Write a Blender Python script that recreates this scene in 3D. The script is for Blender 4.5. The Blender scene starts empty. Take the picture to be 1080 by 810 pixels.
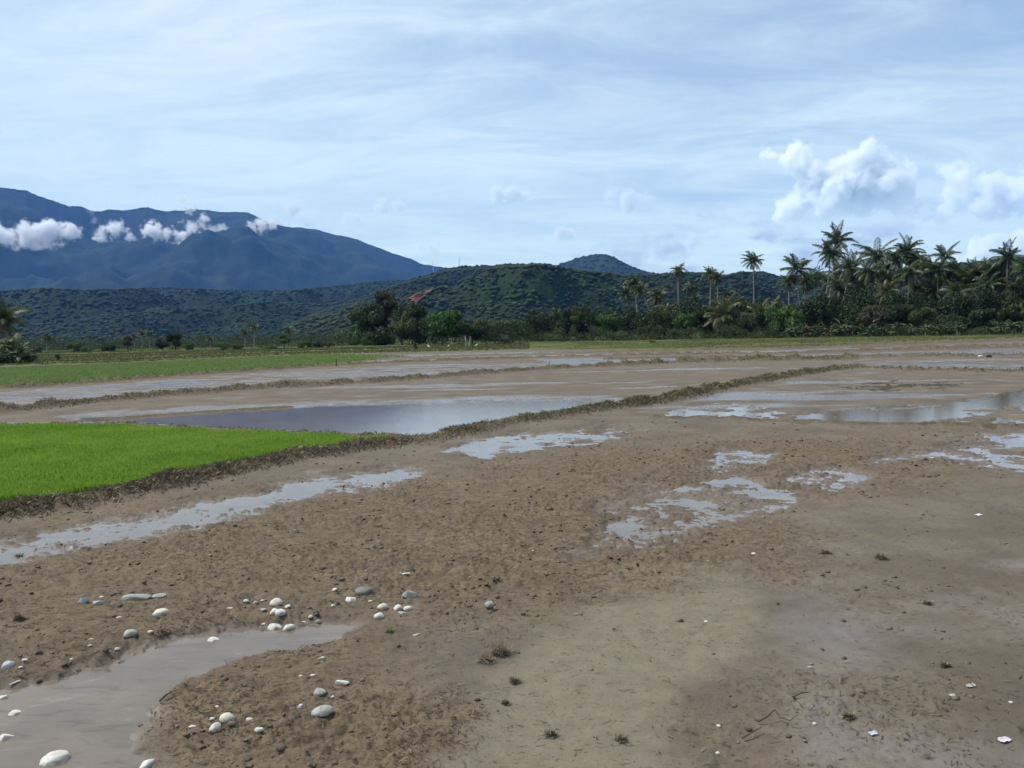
import bpy, math, random
import numpy as np
from mathutils import Matrix, Vector
random.seed(7)
RNG = np.random.default_rng(11)
C = bpy.context.scene.collection
R = math.radians
scn = bpy.context.scene

# ------------------------------------------------------------------ camera
CAM_H, FPX, PITCH, ROLL = 1.62, 840.0, 3.55, 1.3
cd = bpy.data.cameras.new('camera'); cam = bpy.data.objects.new('camera', cd); C.objects.link(cam)
cd.sensor_width = 36; cd.lens = 36 * FPX / 1080; cd.clip_start = 0.05; cd.clip_end = 60000
CAM_R = Matrix.Rotation(R(90 - PITCH), 3, 'X') @ Matrix.Rotation(R(-ROLL), 3, 'Z')
cam.matrix_world = Matrix.Translation((0, 0, CAM_H)) @ CAM_R.to_4x4()
scn.camera = cam
CR = np.array(CAM_R)

# ------------------------------------------------------------------ light
SUN_EL, SUN_AZ = 56.0, -72.0          # azimuth clockwise from +Y
w = bpy.data.worlds.new('World'); scn.world = w; w.use_nodes = True
nt = w.node_tree; nt.nodes.clear()
def N(t, typ, **kw):
    n = t.nodes.new(typ)
    for k, v in kw.items():
        if k.startswith('i_'):
            key = k[2:]
            key = int(key) if key.isdigit() else key.replace('_', ' ')
            n.inputs[key].default_value = v
        else: setattr(n, k, v)
    return n
def L(t, a, b): t.links.new(a, b)
def M(t, op, a, b=None, clamp=False):
    n = t.nodes.new('ShaderNodeMath'); n.operation = op; n.use_clamp = clamp
    for i, v in enumerate((a, b)):
        if v is None: continue
        if isinstance(v, (int, float)): n.inputs[i].default_value = v
        else: t.links.new(v, n.inputs[i])
    return n.outputs[0]
def mapr(t, v, a, b, c=0.0, d=1.0, smooth=True):
    n = t.nodes.new('ShaderNodeMapRange'); n.interpolation_type = 'SMOOTHSTEP' if smooth else 'LINEAR'
    t.links.new(v, n.inputs['Value'])
    for k, x in zip(('From Min', 'From Max', 'To Min', 'To Max'), (a, b, c, d)): n.inputs[k].default_value = x
    return n.outputs['Result']
def mixc(t, f, a, b, mode='MIX'):
    n = t.nodes.new('ShaderNodeMix'); n.data_type = 'RGBA'; n.blend_type = mode
    if isinstance(f, (int, float)): n.inputs[0].default_value = f
    else: t.links.new(f, n.inputs[0])
    for i, v in ((6, a), (7, b)):
        if isinstance(v, (tuple, list)): n.inputs[i].default_value = (*v, 1)
        else: t.links.new(v, n.inputs[i])
    return n.outputs[2]
def noise(t, vec, scale, detail=4, rough=0.55, dist=0.0, out=0):
    n = t.nodes.new('ShaderNodeTexNoise'); n.inputs['Scale'].default_value = scale
    n.inputs['Detail'].default_value = detail; n.inputs['Roughness'].default_value = rough
    n.inputs['Distortion'].default_value = dist
    if vec is not None: t.links.new(vec, n.inputs['Vector'])
    return n.outputs[out]

sky = N(nt, 'ShaderNodeTexSky'); sky.sky_type = 'NISHITA'; sky.sun_disc = False
sky.sun_elevation = R(SUN_EL); sky.sun_rotation = R(SUN_AZ) % (2 * math.pi)
sky.air_density = 1.0; sky.dust_density = 1.0; sky.ozone_density = 1.5
tc = N(nt, 'ShaderNodeTexCoord'); sp = N(nt, 'ShaderNodeSeparateXYZ'); L(nt, tc.outputs['Generated'], sp.inputs[0])
zc = M(nt, 'MAXIMUM', sp.outputs[2], 0.0)
den = M(nt, 'ADD', zc, 0.16)
cx = M(nt, 'DIVIDE', sp.outputs[0], den); cy = M(nt, 'DIVIDE', sp.outputs[1], den)
cb = N(nt, 'ShaderNodeCombineXYZ'); L(nt, cx, cb.inputs[0]); L(nt, cy, cb.inputs[1])
mp = N(nt, 'ShaderNodeMapping'); L(nt, cb.outputs[0], mp.inputs[0])
mp.inputs['Rotation'].default_value = (0, 0, R(-12)); mp.inputs['Scale'].default_value = (0.55, 1.35, 1)
n1 = noise(nt, mp.outputs[0], 0.75, 9, 0.58, 0.35)
mp2 = N(nt, 'ShaderNodeMapping'); L(nt, cb.outputs[0], mp2.inputs[0])
mp2.inputs['Rotation'].default_value = (0, 0, R(18)); mp2.inputs['Scale'].default_value = (1.0, 2.3, 1); mp2.inputs['Location'].default_value = (3.1, 1.7, 0)
n2 = noise(nt, mp2.outputs[0], 1.6, 10, 0.66, 0.9)
veil = M(nt, 'ADD', M(nt, 'MULTIPLY', n1, 0.62), M(nt, 'MULTIPLY', n2, 0.48))
leftw = mapr(nt, sp.outputs[0], 0.6, -0.55, -0.07, 0.13)          # more veil to the left
lowz = mapr(nt, zc, 0.40, 0.04, -0.04, 0.20)
veil = M(nt, 'ADD', M(nt, 'ADD', veil, leftw), lowz)
cov = mapr(nt, veil, 0.32, 0.74, 0.34, 0.97)
vcol = mixc(nt, mapr(nt, zc, 0.0, 0.34), (9.9, 12.0, 10.6), (8.3, 9.7, 10.2))
skc = mixc(nt, 1.0, sky.outputs[0], (1.35, 1.45, 1.35), 'MULTIPLY')
vmod = mixc(nt, mapr(nt, M(nt, 'ADD', n2, M(nt, 'MULTIPLY', n1, .6)), .62, .98), (0.87, 0.90, 0.935), (1.03, 1.02, 1.0))
vcol = mixc(nt, 1.0, vcol, vmod, 'MULTIPLY')
out = mixc(nt, cov, skc, vcol)
# grey-white cumulus banks low over the horizon
mp3 = N(nt, 'ShaderNodeMapping'); L(nt, tc.outputs['Generated'], mp3.inputs[0]); mp3.inputs['Scale'].default_value = (1, 1, 2.2)
n3 = noise(nt, mp3.outputs[0], 7.5, 8, 0.6, 0.25)
band = M(nt, 'MULTIPLY', mapr(nt, zc, 0.19, 0.09), mapr(nt, sp.outputs[0], -0.05, 0.22))
c3 = M(nt, 'MULTIPLY', mapr(nt, n3, 0.46, 0.60), M(nt, 'MULTIPLY', band, 0.75))
n4 = noise(nt, mp3.outputs[0], 22, 6, 0.6)
bcol = mixc(nt, mapr(nt, n4, 0.35, 0.65), (4.4, 5.4, 6.9), (7.0, 8.0, 9.0))
out = mixc(nt, c3, out, bcol)
bg = N(nt, 'ShaderNodeBackground'); bg.inputs[1].default_value = 0.095; L(nt, out, bg.inputs[0])
wo = N(nt, 'ShaderNodeOutputWorld'); L(nt, bg.outputs[0], wo.inputs[0])

sd = bpy.data.lights.new('sun', 'SUN'); sd.energy = 4.1; sd.angle = R(0.6); sd.color = (1.0, 0.95, 0.88)
so = bpy.data.objects.new('sun', sd); C.objects.link(so)
az, el = R(SUN_AZ), R(SUN_EL)
sdir = Vector((math.sin(az) * math.cos(el), math.cos(az) * math.cos(el), math.sin(el)))
so.rotation_euler = sdir.to_track_quat('Z', 'Y').to_euler(); so.location = sdir * 50

vs = scn.view_settings; vs.view_transform = 'Standard'; vs.look = 'None'; vs.gamma = 1; vs.exposure = 0.2; vs.use_curve_mapping = False
cy_ = scn.cycles
cy_.use_denoising = True; cy_.max_bounces = 14; cy_.diffuse_bounces = 3; cy_.glossy_bounces = 3; cy_.transparent_max_bounces = 12
cy_.volume_bounces = 14; cy_.volume_max_steps = 256; cy_.use_adaptive_sampling = True; cy_.adaptive_threshold = 0.02
cy_.sample_clamp_indirect = 6
scn.render.film_transparent = False

# ------------------------------------------------------------------ pixel <-> place (authoring aid, reference photo 1080x810)
def ray(px, py):
    d = CR @ np.array([(px - 540) / FPX, -(py - 405) / FPX, -1.0]); return d / np.linalg.norm(d)
def gp(px, py, z=0.0):
    d = ray(px, py); k = (z - CAM_H) / d[2]; return np.array([d[0] * k, d[1] * k, z])
def zdep(p):                        # depth along the view axis
    return float(-(CR.T @ (np.array(p) - [0, 0, CAM_H]))[2])
def hz_y(px):                       # pixel row of the horizon in that column
    lo, hi = 300.0, 420.0
    for _ in range(30):
        m = (lo + hi) / 2
        if ray(px, m)[2] > 0: lo = m
        else: hi = m
    return lo
def at_dist(px, py, dist):          # point on the ray at horizontal distance dist
    d = ray(px, py); k = dist / math.hypot(d[0], d[1]); return np.array([d[0] * k, d[1] * k, CAM_H + d[2] * k])
def to_px(x, y, z):
    P = np.stack([x, y, z - CAM_H], -1) @ CR
    zz = np.where(P[..., 2] < -0.05, -P[..., 2], np.nan)
    return 540 + FPX * P[..., 0] / zz, 405 - FPX * P[..., 1] / zz

# ------------------------------------------------------------------ numpy noise
_pr = np.random.default_rng(1234); PERM = _pr.permutation(1024).astype(np.int32); PERM = np.concatenate([PERM, PERM])
_ga = _pr.uniform(0, 2 * np.pi, 1024).astype(np.float32); GX, GY = np.cos(_ga), np.sin(_ga)
def pn(x, y, seed=0):
    ix = np.floor(x); iy = np.floor(y); fx = (x - ix).astype(np.float32); fy = (y - iy).astype(np.float32)
    ix = ix.astype(np.int32) & 1023; iy = iy.astype(np.int32) + seed * 57; iy &= 1023
    ix1 = (ix + 1) & 1023; iy1 = (iy + 1) & 1023; p0 = PERM[ix]; p1 = PERM[ix1]
    def g(p, q, dx, dy):
        h = PERM[p + q]; return GX[h] * dx + GY[h] * dy
    u = fx * fx * fx * (fx * (fx * 6 - 15) + 10); v = fy * fy * fy * (fy * (fy * 6 - 15) + 10)
    a = g(p0, iy, fx, fy) * (1 - u) + g(p1, iy, fx - 1, fy) * u; b = g(p0, iy1, fx, fy - 1) * (1 - u) + g(p1, iy1, fx - 1, fy - 1) * u
    return (a * (1 - v) + b * v) * 1.41
def fbm(x, y, wl, oct=4, seed=0, gain=0.5):
    s = 0; a = 1.0; t = 0
    for o in range(oct):
        c, sn = math.cos(o * 1.1), math.sin(o * 1.1)
        xx, yy = (x * c - y * sn), (x * sn + y * c)
        s = s + a * pn(xx / wl + 17.3 * o, yy / wl - 9.1 * o, seed + o); t += a; a *= gain; wl *= 0.5
    return s / t
def sstep(a, b, v):
    t = np.clip((v - a) / (b - a), 0, 1); return t * t * (3 - 2 * t)

def sdf_poly(X, Y, P, ys=1.0):      # >0 inside
    P = np.array(P, float); n = len(P); best = np.full(X.shape, 1e18); ins = np.zeros(X.shape, bool)
    Yq = Y * ys
    for i in range(n):
        x0, y0 = P[i][0], P[i][1] * ys; x1, y1 = P[(i + 1) % n][0], P[(i + 1) % n][1] * ys
        dx, dy = x1 - x0, y1 - y0
        t = np.clip(((X - x0) * dx + (Yq - y0) * dy) / (dx * dx + dy * dy + 1e-12), 0, 1)
        best = np.minimum(best, (X - x0 - t * dx) ** 2 + (Yq - y0 - t * dy) ** 2)
        c = ((y0 > Yq) != (y1 > Yq)) & (X < (x1 - x0) * (Yq - y0) / ((y1 - y0) if y1 != y0 else 1e-9) + x0)
        ins ^= c
    d = np.sqrt(best); return np.where(ins, d, -d)
def sdf_near(X, Y, P, ys, mx, my):
    """sdf_poly, evaluated only within the margins of the outline; far outside elsewhere"""
    P_ = np.array(P, float); out = np.full(X.shape, -1e4)
    k = (X > P_[:, 0].min() - mx) & (X < P_[:, 0].max() + mx) & (Y > P_[:, 1].min() - my) & (Y < P_[:, 1].max() + my)
    if k.any(): out[k] = sdf_poly(X[k], Y[k], P, ys)
    return out
def dist_near(X, Y, P, mg):
    P_ = np.array(P, float); out = np.full(X.shape, 1e4)
    k = (X > P_[:, 0].min() - mg) & (X < P_[:, 0].max() + mg) & (Y > P_[:, 1].min() - mg) & (Y < P_[:, 1].max() + mg)
    if k.any(): out[k] = dist_line(X[k], Y[k], P)[0]
    return out
def dist_line(X, Y, P):
    best = np.full(X.shape, 1e18); along = np.zeros(X.shape); acc = 0
    for (x0, y0), (x1, y1) in zip(P[:-1], P[1:]):
        dx, dy = x1 - x0, y1 - y0; l = math.hypot(dx, dy)
        t = np.clip(((X - x0) * dx + (Y - y0) * dy) / (l * l + 1e-12), 0, 1)
        d = (X - x0 - t * dx) ** 2 + (Y - y0 - t * dy) ** 2
        m = d < best; best = np.where(m, d, best); along = np.where(m, acc + t * l, along); acc += l
    return np.sqrt(best), along

# ------------------------------------------------------------------ layout of the fields (picture rows turned into places)
BUNDS = [  # polyline in photo pixels, height, half width, grassiness
 ([(-160, 566), (0, 545), (60, 539), (150, 520), (250, 496.5), (330, 482), (400, 472.5), (440, 468), (520, 451), (600, 438.5), (640, 432), (700, 424), (760, 411), (820, 400), (870, 392), (905, 389)], 0.115, 0.20, 0.5),
 ([(-160, 447), (0, 437), (80, 428), (160, 420), (250, 412), (360, 406), (450, 400), (520, 394), (600, 389), (700, 384), (800, 381), (900, 380)], 0.20, 0.26, 0.5),
 ([(-160, 421), (0, 412), (100, 405), (200, 397), (330, 388), (400, 384), (480, 381), (560, 378)], 0.20, 0.28, 0.6),
 ([(-60, 452), (60, 449), (140, 450), (230, 455), (330, 459), (410, 462), (440, 465)], 0.05, 0.09, 0.2),
 ([(60, 449), (110, 443), (200, 436), (300, 430)], 0.03, 0.2, 0.0),
 ([(905, 389), (960, 391), (1010, 393), (1080, 394), (1200, 395)], 0.10, 0.22, 0.4),
 ([(800, 382), (900, 378), (980, 377), (1080, 377), (1200, 377)], 0.16, 0.25, 0.3),
 ([(690, 442), (760, 444), (830, 447), (900, 450), (1000, 451), (1080, 452), (1200, 454)], 0.05, 0.10, 0.0),
 ([(560, 378), (700, 375), (820, 374), (960, 370), (1080, 367), (1200, 365)], 0.18, 0.3, 0.3),
 ([(600, 373), (700, 371), (820, 369), (960, 364), (1080, 360), (1200, 357)], 0.2, 0.35, 0.5),
 ([(380, 380), (480, 376), (600, 373)], 0.15, 0.3, 0.4),
 ([(330, 376), (440, 373), (540, 370), (640, 367)], 0.18, 0.35, 0.6),
 ([(-60, 388), (0, 387), (120, 384), (240, 378), (330, 374)], 0.15, 0.3, 0.8),
 ([(0, 381), (120, 379), (240, 374), (360, 370)], 0.15, 0.3, 0.8),
 ([(40, 383.5), (160, 380.5), (250, 376), (300, 374)], 0.16, 0.3, 0.8),
 ([(150, 377.2), (260, 373), (420, 369)], 0.2, 0.4, 0.8),
 ([(-40, 374.6), (90, 373.4), (230, 369.4)], 0.25, 0.5, 0.8),
 ([(640, 379.5), (720, 378), (800, 377.6)], 0.12, 0.25, 0.2),
 ([(440, 379.2), (500, 378.4), (560, 377.2)], 0.1, 0.25, 0.2),
 ([(760, 366.3), (900, 363.2), (1000, 361), (1100, 357.5)], 0.2, 0.45, 0.4),
 ([(900, 367.6), (1000, 366.6), (1080, 364.2)], 0.15, 0.3, 0.2),
 ([(0, 377), (120, 375.5), (240, 371), (360, 367.5)], 0.15, 0.35, 0.9),
]
BW = [([tuple(gp(*p)[:2]) for p in b[0]], b[1], b[2], b[3]) for b in BUNDS]
SEED = [(-160, 470), (0, 452), (60, 450), (140, 451), (230, 456), (330, 460), (404, 463), (430, 464), (400, 468), (330, 477), (250, 491), (150, 513), (60, 530), (0, 535), (-160, 558)]
PALE = [(-160, 452), (0, 446), (50, 446), (62, 449), (0, 452), (-160, 468)]
W1 = [(72, 442), (120, 438), (240, 432), (330, 428), (400, 426), (520, 422), (600, 421), (650, 422), (640, 430), (600, 434), (520, 447), (440, 462), (400, 460), (330, 456), (230, 453), (150, 448), (90, 446)]
FG = [(-160, 398), (0, 389), (120, 385), (240, 379), (330, 375), (400, 375), (440, 376), (400, 380), (330, 386), (200, 395), (100, 403), (0, 410), (-160, 419)]
PUD = [
 ([(-120, 600), (0, 574), (60, 563), (150, 547), (230, 530), (300, 513), (370, 501), (432, 496), (438, 503), (370, 516), (320, 530), (250, 548), (170, 566), (90, 579), (0, 592), (-120, 616)], .84),
 ([(-120, 752), (0, 730), (60, 718), (130, 699), (200, 679), (262, 665), (330, 661), (362, 664), (330, 671), (262, 684), (200, 700), (158, 727), (140, 770), (135, 830), (-140, 870)], 1.2),
 ([(625, 570), (640, 540), (690, 520), (760, 510), (840, 514), (845, 528), (800, 545), (750, 560), (710, 572), (668, 585)], 0.64),
 ([(470, 478), (500, 466), (560, 458), (640, 450), (662, 455), (640, 466), (580, 474), (520, 484)], 0.62),
 ([(838, 502), (870, 490), (925, 503), (905, 515), (855, 516)], 0.7),
 ([(700, 443), (720, 433), (790, 430), (830, 436), (810, 443), (760, 441)], 0.75),
 ([(836, 446), (850, 438), (900, 434), (970, 430), (1030, 421), (1090, 413), (1200, 408), (1200, 424), (1090, 428), (1045, 432), (1005, 440), (965, 447), (900, 449)], 0.95),
 ([(1000, 446), (1080, 443), (1200, 441), (1200, 450), (1080, 450)], 1.0),
 ([(920, 487), (960, 478), (1010, 472), (1080, 468), (1200, 462), (1200, 492), (1080, 497), (1010, 490)], 0.66),
 ([(990, 462), (1080, 456), (1200, 454), (1200, 462), (1080, 466)], 0.75),
 ([(730, 486), (760, 474), (820, 479), (808, 491), (760, 492)], 0.68),
 ([(640, 505), (720, 500), (790, 494), (815, 505), (720, 518)], 0.5),
 ([(605, 580), (620, 576), (628, 583), (612, 588)], 0.6),
 ([(850, 408), (950, 404), (1010, 402), (1010, 407), (930, 411)], 0.45),
]
WETF = [  # wet silt fields (picture outline, wetness, lowering)
 ([(-160, 425), (0, 414), (100, 407), (200, 399), (330, 390), (440, 385), (600, 382), (600, 387), (450, 398), (250, 410), (80, 426), (-160, 445)], 0.75),
 ([(300, 400), (450, 401), (600, 391), (900, 383), (905, 387), (820, 398), (700, 410), (560, 416), (300, 425), (90, 437), (120, 432)], 0.36),
 ([(905, 392), (1200, 397), (1200, 440), (830, 446), (700, 440), (640, 434), (760, 415)], 0.5),
 ([(560, 379), (820, 375), (960, 371), (1200, 366), (1200, 376), (960, 376.5), (800, 381), (600, 387)], 0.98),
 ([(600, 374), (820, 370), (960, 365), (1200, 358), (1200, 365), (960, 369.5), (820, 373.5), (600, 377)], 1.0),
 ([(380, 381), (480, 377), (600, 374), (600, 377), (480, 380.5), (400, 383.5)], 0.9),
 ([(340, 377), (440, 374), (560, 371), (600, 372.5), (480, 375.5), (380, 379)], 0.8),
 ([(860, 379.5), (1200, 378), (1200, 393), (960, 390), (900, 386)], 0.65),
]
def ground_fields(x, y, want_z_only=False):
    px, py = to_px(x, y, np.zeros_like(x))
    bad = ~np.isfinite(px) | (y < 0.5)
    px = np.where(bad, -5000, px); py = np.where(bad, 5000, py)
    r = np.hypot(x, y)
    # ragged outlines: shift the place slightly by noise of real size
    wfx = fbm(x, y * 1.9, .32, 4, 33, .6); wfy = fbm(x, y * 1.9, .3, 4, 34, .6); wx = fbm(x, y, 0.9, 4, 31); wy = fbm(x, y, 0.9, 4, 57)
    qx = px + wx * 420 / np.maximum(r, 3); qy = py + wy * 260 / np.maximum(r, 3) ** 1.6
    far = sstep(25, 50, r)
    z = 0.035 + 0.014 * fbm(x, y, 2.2, 3, 3) * (1 - far)
    bx = fbm(x, y, 6.0, 3, 77)
    # churned brown mud
    churn = np.zeros_like(x)
    for (cx_, cy_, rx, ry, a) in ((420, 585, 460, 90, 1.0), (200, 700, 260, 90, 1.0), (330, 780, 190, 60, 1.0), (760, 500, 280, 42, 0.9), (620, 560, 200, 60, .8), (80, 640, 220, 50, .9), (1000, 480, 200, 30, .5), (880, 770, 240, 70, .38), (1000, 650, 150, 60, .2)):
        churn = np.maximum(churn, a * sstep(1.25, 0.55, np.hypot((px - cx_) / rx, (py - cy_) / ry) + 0.45 * bx + 0.25 * wx))
    silt = sstep(-26, 30, sdf_near(qx, qy, [(470, 830), (505, 735), (590, 675), (680, 625), (790, 615), (820, 650), (770, 700), (725, 750), (700, 830)], 1, 120, 120) + 60 * wx + 20 * wfx)
    churn = churn * (1 - 0.85 * silt)
    inside_far = (py < 462) & (px > -400)
    churn = np.where(py < 440, churn * 0.2, churn)
    fade = 1 - 0.7 * far
    lumps = 1 - np.abs(fbm(x, y * 1.5, 0.16, 3, 5, 0.62)) * 2.6
    pits = fbm(x, y, 0.075, 3, 9, 0.6)
    patch = sstep(-0.25, 0.25, fbm(x, y, 0.7, 3, 15))
    tex = (0.35 + 0.65 * patch)
    z = z + churn * tex * (0.015 * lumps + 0.034 * pits + 0.010 * fbm(x, y, .034, 2, 10)) * fade
    z = z + (1 - churn) * (0.0035 * pits + 0.004 * fbm(x, y, 0.3, 2, 21)) * fade
    # sparse clods on the smooth mud
    cl = sstep(0.34, 0.55, fbm(x, y, 0.11, 2, 41)) * sstep(0.0, 0.3, fbm(x, y, 1.3, 2, 43) + 0.12)
    z = z + 0.012 * cl * fade * (py > 440) * (1 - silt * .8)
    wet = 0.10 + 0.0 * x
    wet = np.maximum(wet, 0.48 * sstep(640, 900, px) * sstep(540, 620, py) * (0.4 + 0.9 * sstep(-.2, .35, bx + wx * .5)) * (1 - silt * .6))
    # strip of smooth silt along the main bund
    d0 = dist_near(x, y, BW[0][0], 2.5)
    side = sstep(1.5, 0.6, d0) * (py > 440)
    z = z * (1 - 0.45 * side) + 0.012 * side * 0.45
    # paddies
    for P, wv in WETF:
        m = sstep(-1.5, 2.0, sdf_near(qx, qy, P, 3, 12, 5))
        wet = wet * (1 - m) + np.clip(wv * (0.85 + .3 * bx) + .55 * sstep(.02, .3, fbm(x * .22, y * .9, 2.2, 4, 93)) - .15, 0, 1) * m
        z = z * (1 - 0.75 * m) + m * 0.75 * (0.008 + 0.006 * fbm(x, y * 1.5, 3.0, 3, 91) - 0.006 * max(wv - .7, 0) * 3)
    green = np.zeros_like(x); olive = np.zeros_like(x); pale = np.zeros_like(x)
    s = sdf_near(px, py, SEED, 2, 12, 8); green = np.maximum(green, sstep(0, 3, s))
    z = z * (1 - sstep(0, 4, s)) + 0.02 * sstep(0, 4, s)
    pale = sstep(0, 2, sdf_near(px, py, PALE, 3, 12, 8))
    z = z * (1 - pale) + 0.012 * pale
    s = sdf_near(px, py, FG, 3, 12, 8); fg = sstep(-1, 3, s)
    green = np.maximum(green, fg * (0.55 + 0.2 * bx))
    wet = wet * (1 - fg) + 0.3 * fg
    # grass land in front of the trees and the far left terraces
    edge = np.interp(px, [-400, 0, 120, 240, 330, 440, 560, 640, 820, 960, 1080, 1400], [389, 386.5, 383.5, 377.5, 373.5, 371, 369, 369, 367.5, 362, 358, 352])
    ol = sstep(0.6, -0.8, py - edge + 1.5 * bx * 0.7)
    olive = np.maximum(olive, ol)
    wet = wet * (1 - ol) + 0.05 * ol
    strip = sstep(0.05, 0.3, fbm(px * 0.006, (py - edge) * 0.42, 1.0, 2, 63))
    pale = np.maximum(pale, ol * strip * (px < 720) * (px > -300) * 0.4 * sstep(260, 130, r))
    # flooded
    f1 = sdf_near(px + wx * 12, py + wy * 2.5, W1, 3, 40, 14)
    fl = sstep(-1.5, 3, f1)
    z = z * (1 - fl) + (-0.03) * fl
    wet = np.maximum(wet, 0.75 * sstep(-22, 0, f1))
    wet = np.maximum(wet, fl)
    for P, a in PUD:
        sc = 2.0
        scl = max(3.0, 0.055 * (np.mean([p[1] for p in P]) - 350))
        s = sdf_near(px + wx * 44 + wfx * 26, py + wy * 12 + wfy * 9, P, sc, 6 * scl + 20, 5 * scl + 8)
        m = sstep(-scl * 1.5, scl * 0.6, s) * a
        rough = (0.020 * fbm(x, y, 0.55, 4, 12) + .016 * wfx) * (1.28 - min(a, 1.15)) * 3.1
        z = z - m * (0.060 if a > .5 else .055) + m * rough
        wet = np.maximum(wet, 0.6 * sstep(-2.0 * scl, 0, s) * min(a * 1.2, 1))
    # bunds
    bund = np.zeros_like(x); grassy = np.zeros_like(x)
    for (P, h, wd, g) in BW:
        jit = 0.35 * wd * fbm(x, y, 0.8, 2, 19)
        wd = wd * (1.35 if np.hypot(*P[len(P) // 2]) > 45 else 1.0); d = dist_near(x, y, P, 5 * wd) + jit
        m = np.exp(-(np.maximum(d, 0) / wd) ** 2 * 1.2)
        hh = h * np.where(px > 640, 1.35, 1.0) * (0.75 + 0.9 * fbm(x, y, 0.9, 3, 23) + 0.35 * fbm(x, y, 0.18, 3, 27))
        z = np.maximum(z, z * (1 - m) + (hh * m + 0.02 * m))
        z = z + m * 0.03 * lumps * sstep(60, 20, r) * min(1, h / .12)
        bund = np.maximum(bund, sstep(0.12, 0.5, m)); grassy = np.maximum(grassy, m * g)
    k = sstep(0.1, 0.7, bund)
    wet = wet * (1 - k * .9); green = green * (1 - k)
    # the land sinks gently far off so that hills meet it
    z = np.where(r > 2000, z - (r - 2000) * 0.001, z)
    if want_z_only: return np.where(bad, 0.035, z)
    for a in (churn, silt, wet, green, olive, pale, bund, grassy): a[bad] = 0
    return np.where(bad, 0.035, z), churn, silt, wet, green, olive, pale, bund, grassy
def gz(x, y): return float(ground_fields(np.array([x], float), np.array([y], float), True)[0])

# ------------------------------------------------------------------ mesh helpers
def mesh_np(name, V, F, mat=None, smooth=False, parent=None, loc=None):
    """F: (n,3) or (n,4) array or list of such arrays"""
    me = bpy.data.meshes.new(name)
    V = np.asarray(V, np.float32); Fs = F if isinstance(F, list) else [F]
    Fs = [np.asarray(f, np.int32) for f in Fs if len(f)]
    me.vertices.add(len(V)); me.vertices.foreach_set('co', V.ravel())
    nl = sum(f.size for f in Fs); npoly = sum(len(f) for f in Fs)
    me.loops.add(nl); me.polygons.add(npoly)
    me.loops.foreach_set('vertex_index', np.concatenate([f.ravel() for f in Fs]))
    tot = np.concatenate([np.full(len(f), f.shape[1], np.int32) for f in Fs])
    st = np.concatenate([[0], np.cumsum(tot)[:-1]]).astype(np.int32)
    me.polygons.foreach_set('loop_start', st)
    if smooth: me.polygons.foreach_set('use_smooth', np.ones(npoly, bool))
    me.update(calc_edges=True); me.validate()
    if mat: me.materials.append(mat)
    if name is None: return me
    o = bpy.data.objects.new(name, me); C.objects.link(o)
    if parent: o.parent = parent
    if loc is not None: o.location = loc
    return o
def data_np(name, V, F, mat, smooth=False):
    o = mesh_np(name, V, F, mat, smooth); me = o.data; bpy.data.objects.remove(o); return me
def link(name, me, parent=None, loc=None, scale=None, rotz=None):
    o = bpy.data.objects.new(name, me); C.objects.link(o)
    if parent: o.parent = parent
    if loc is not None: o.location = loc
    if scale is not None: o.scale = scale
    if rotz is not None: o.rotation_euler.z = rotz
    return o
def col_attr(me, name, arr):
    a = me.color_attributes.new(name, 'FLOAT_COLOR', 'POINT')
    full = np.ones((len(me.vertices), 4), np.float32); full[:, :arr.shape[1]] = arr
    a.data.foreach_set('color', full.ravel())
def tag(o, label, cat, group=None, kind=None):
    if label: o['label'] = label
    if cat: o['category'] = cat
    if group: o['group'] = group
    if kind: o['kind'] = kind
    return o
def empty(name, loc, label, cat, group=None):
    o = bpy.data.objects.new(name, None); C.objects.link(o); o.location = loc; o.empty_display_size = 0.3
    return tag(o, label, cat, group)
def new_mat(name):
    m = bpy.data.materials.new(name); m.use_nodes = True
    t = m.node_tree; b = t.nodes['Principled BSDF']; return m, t, b

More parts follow.
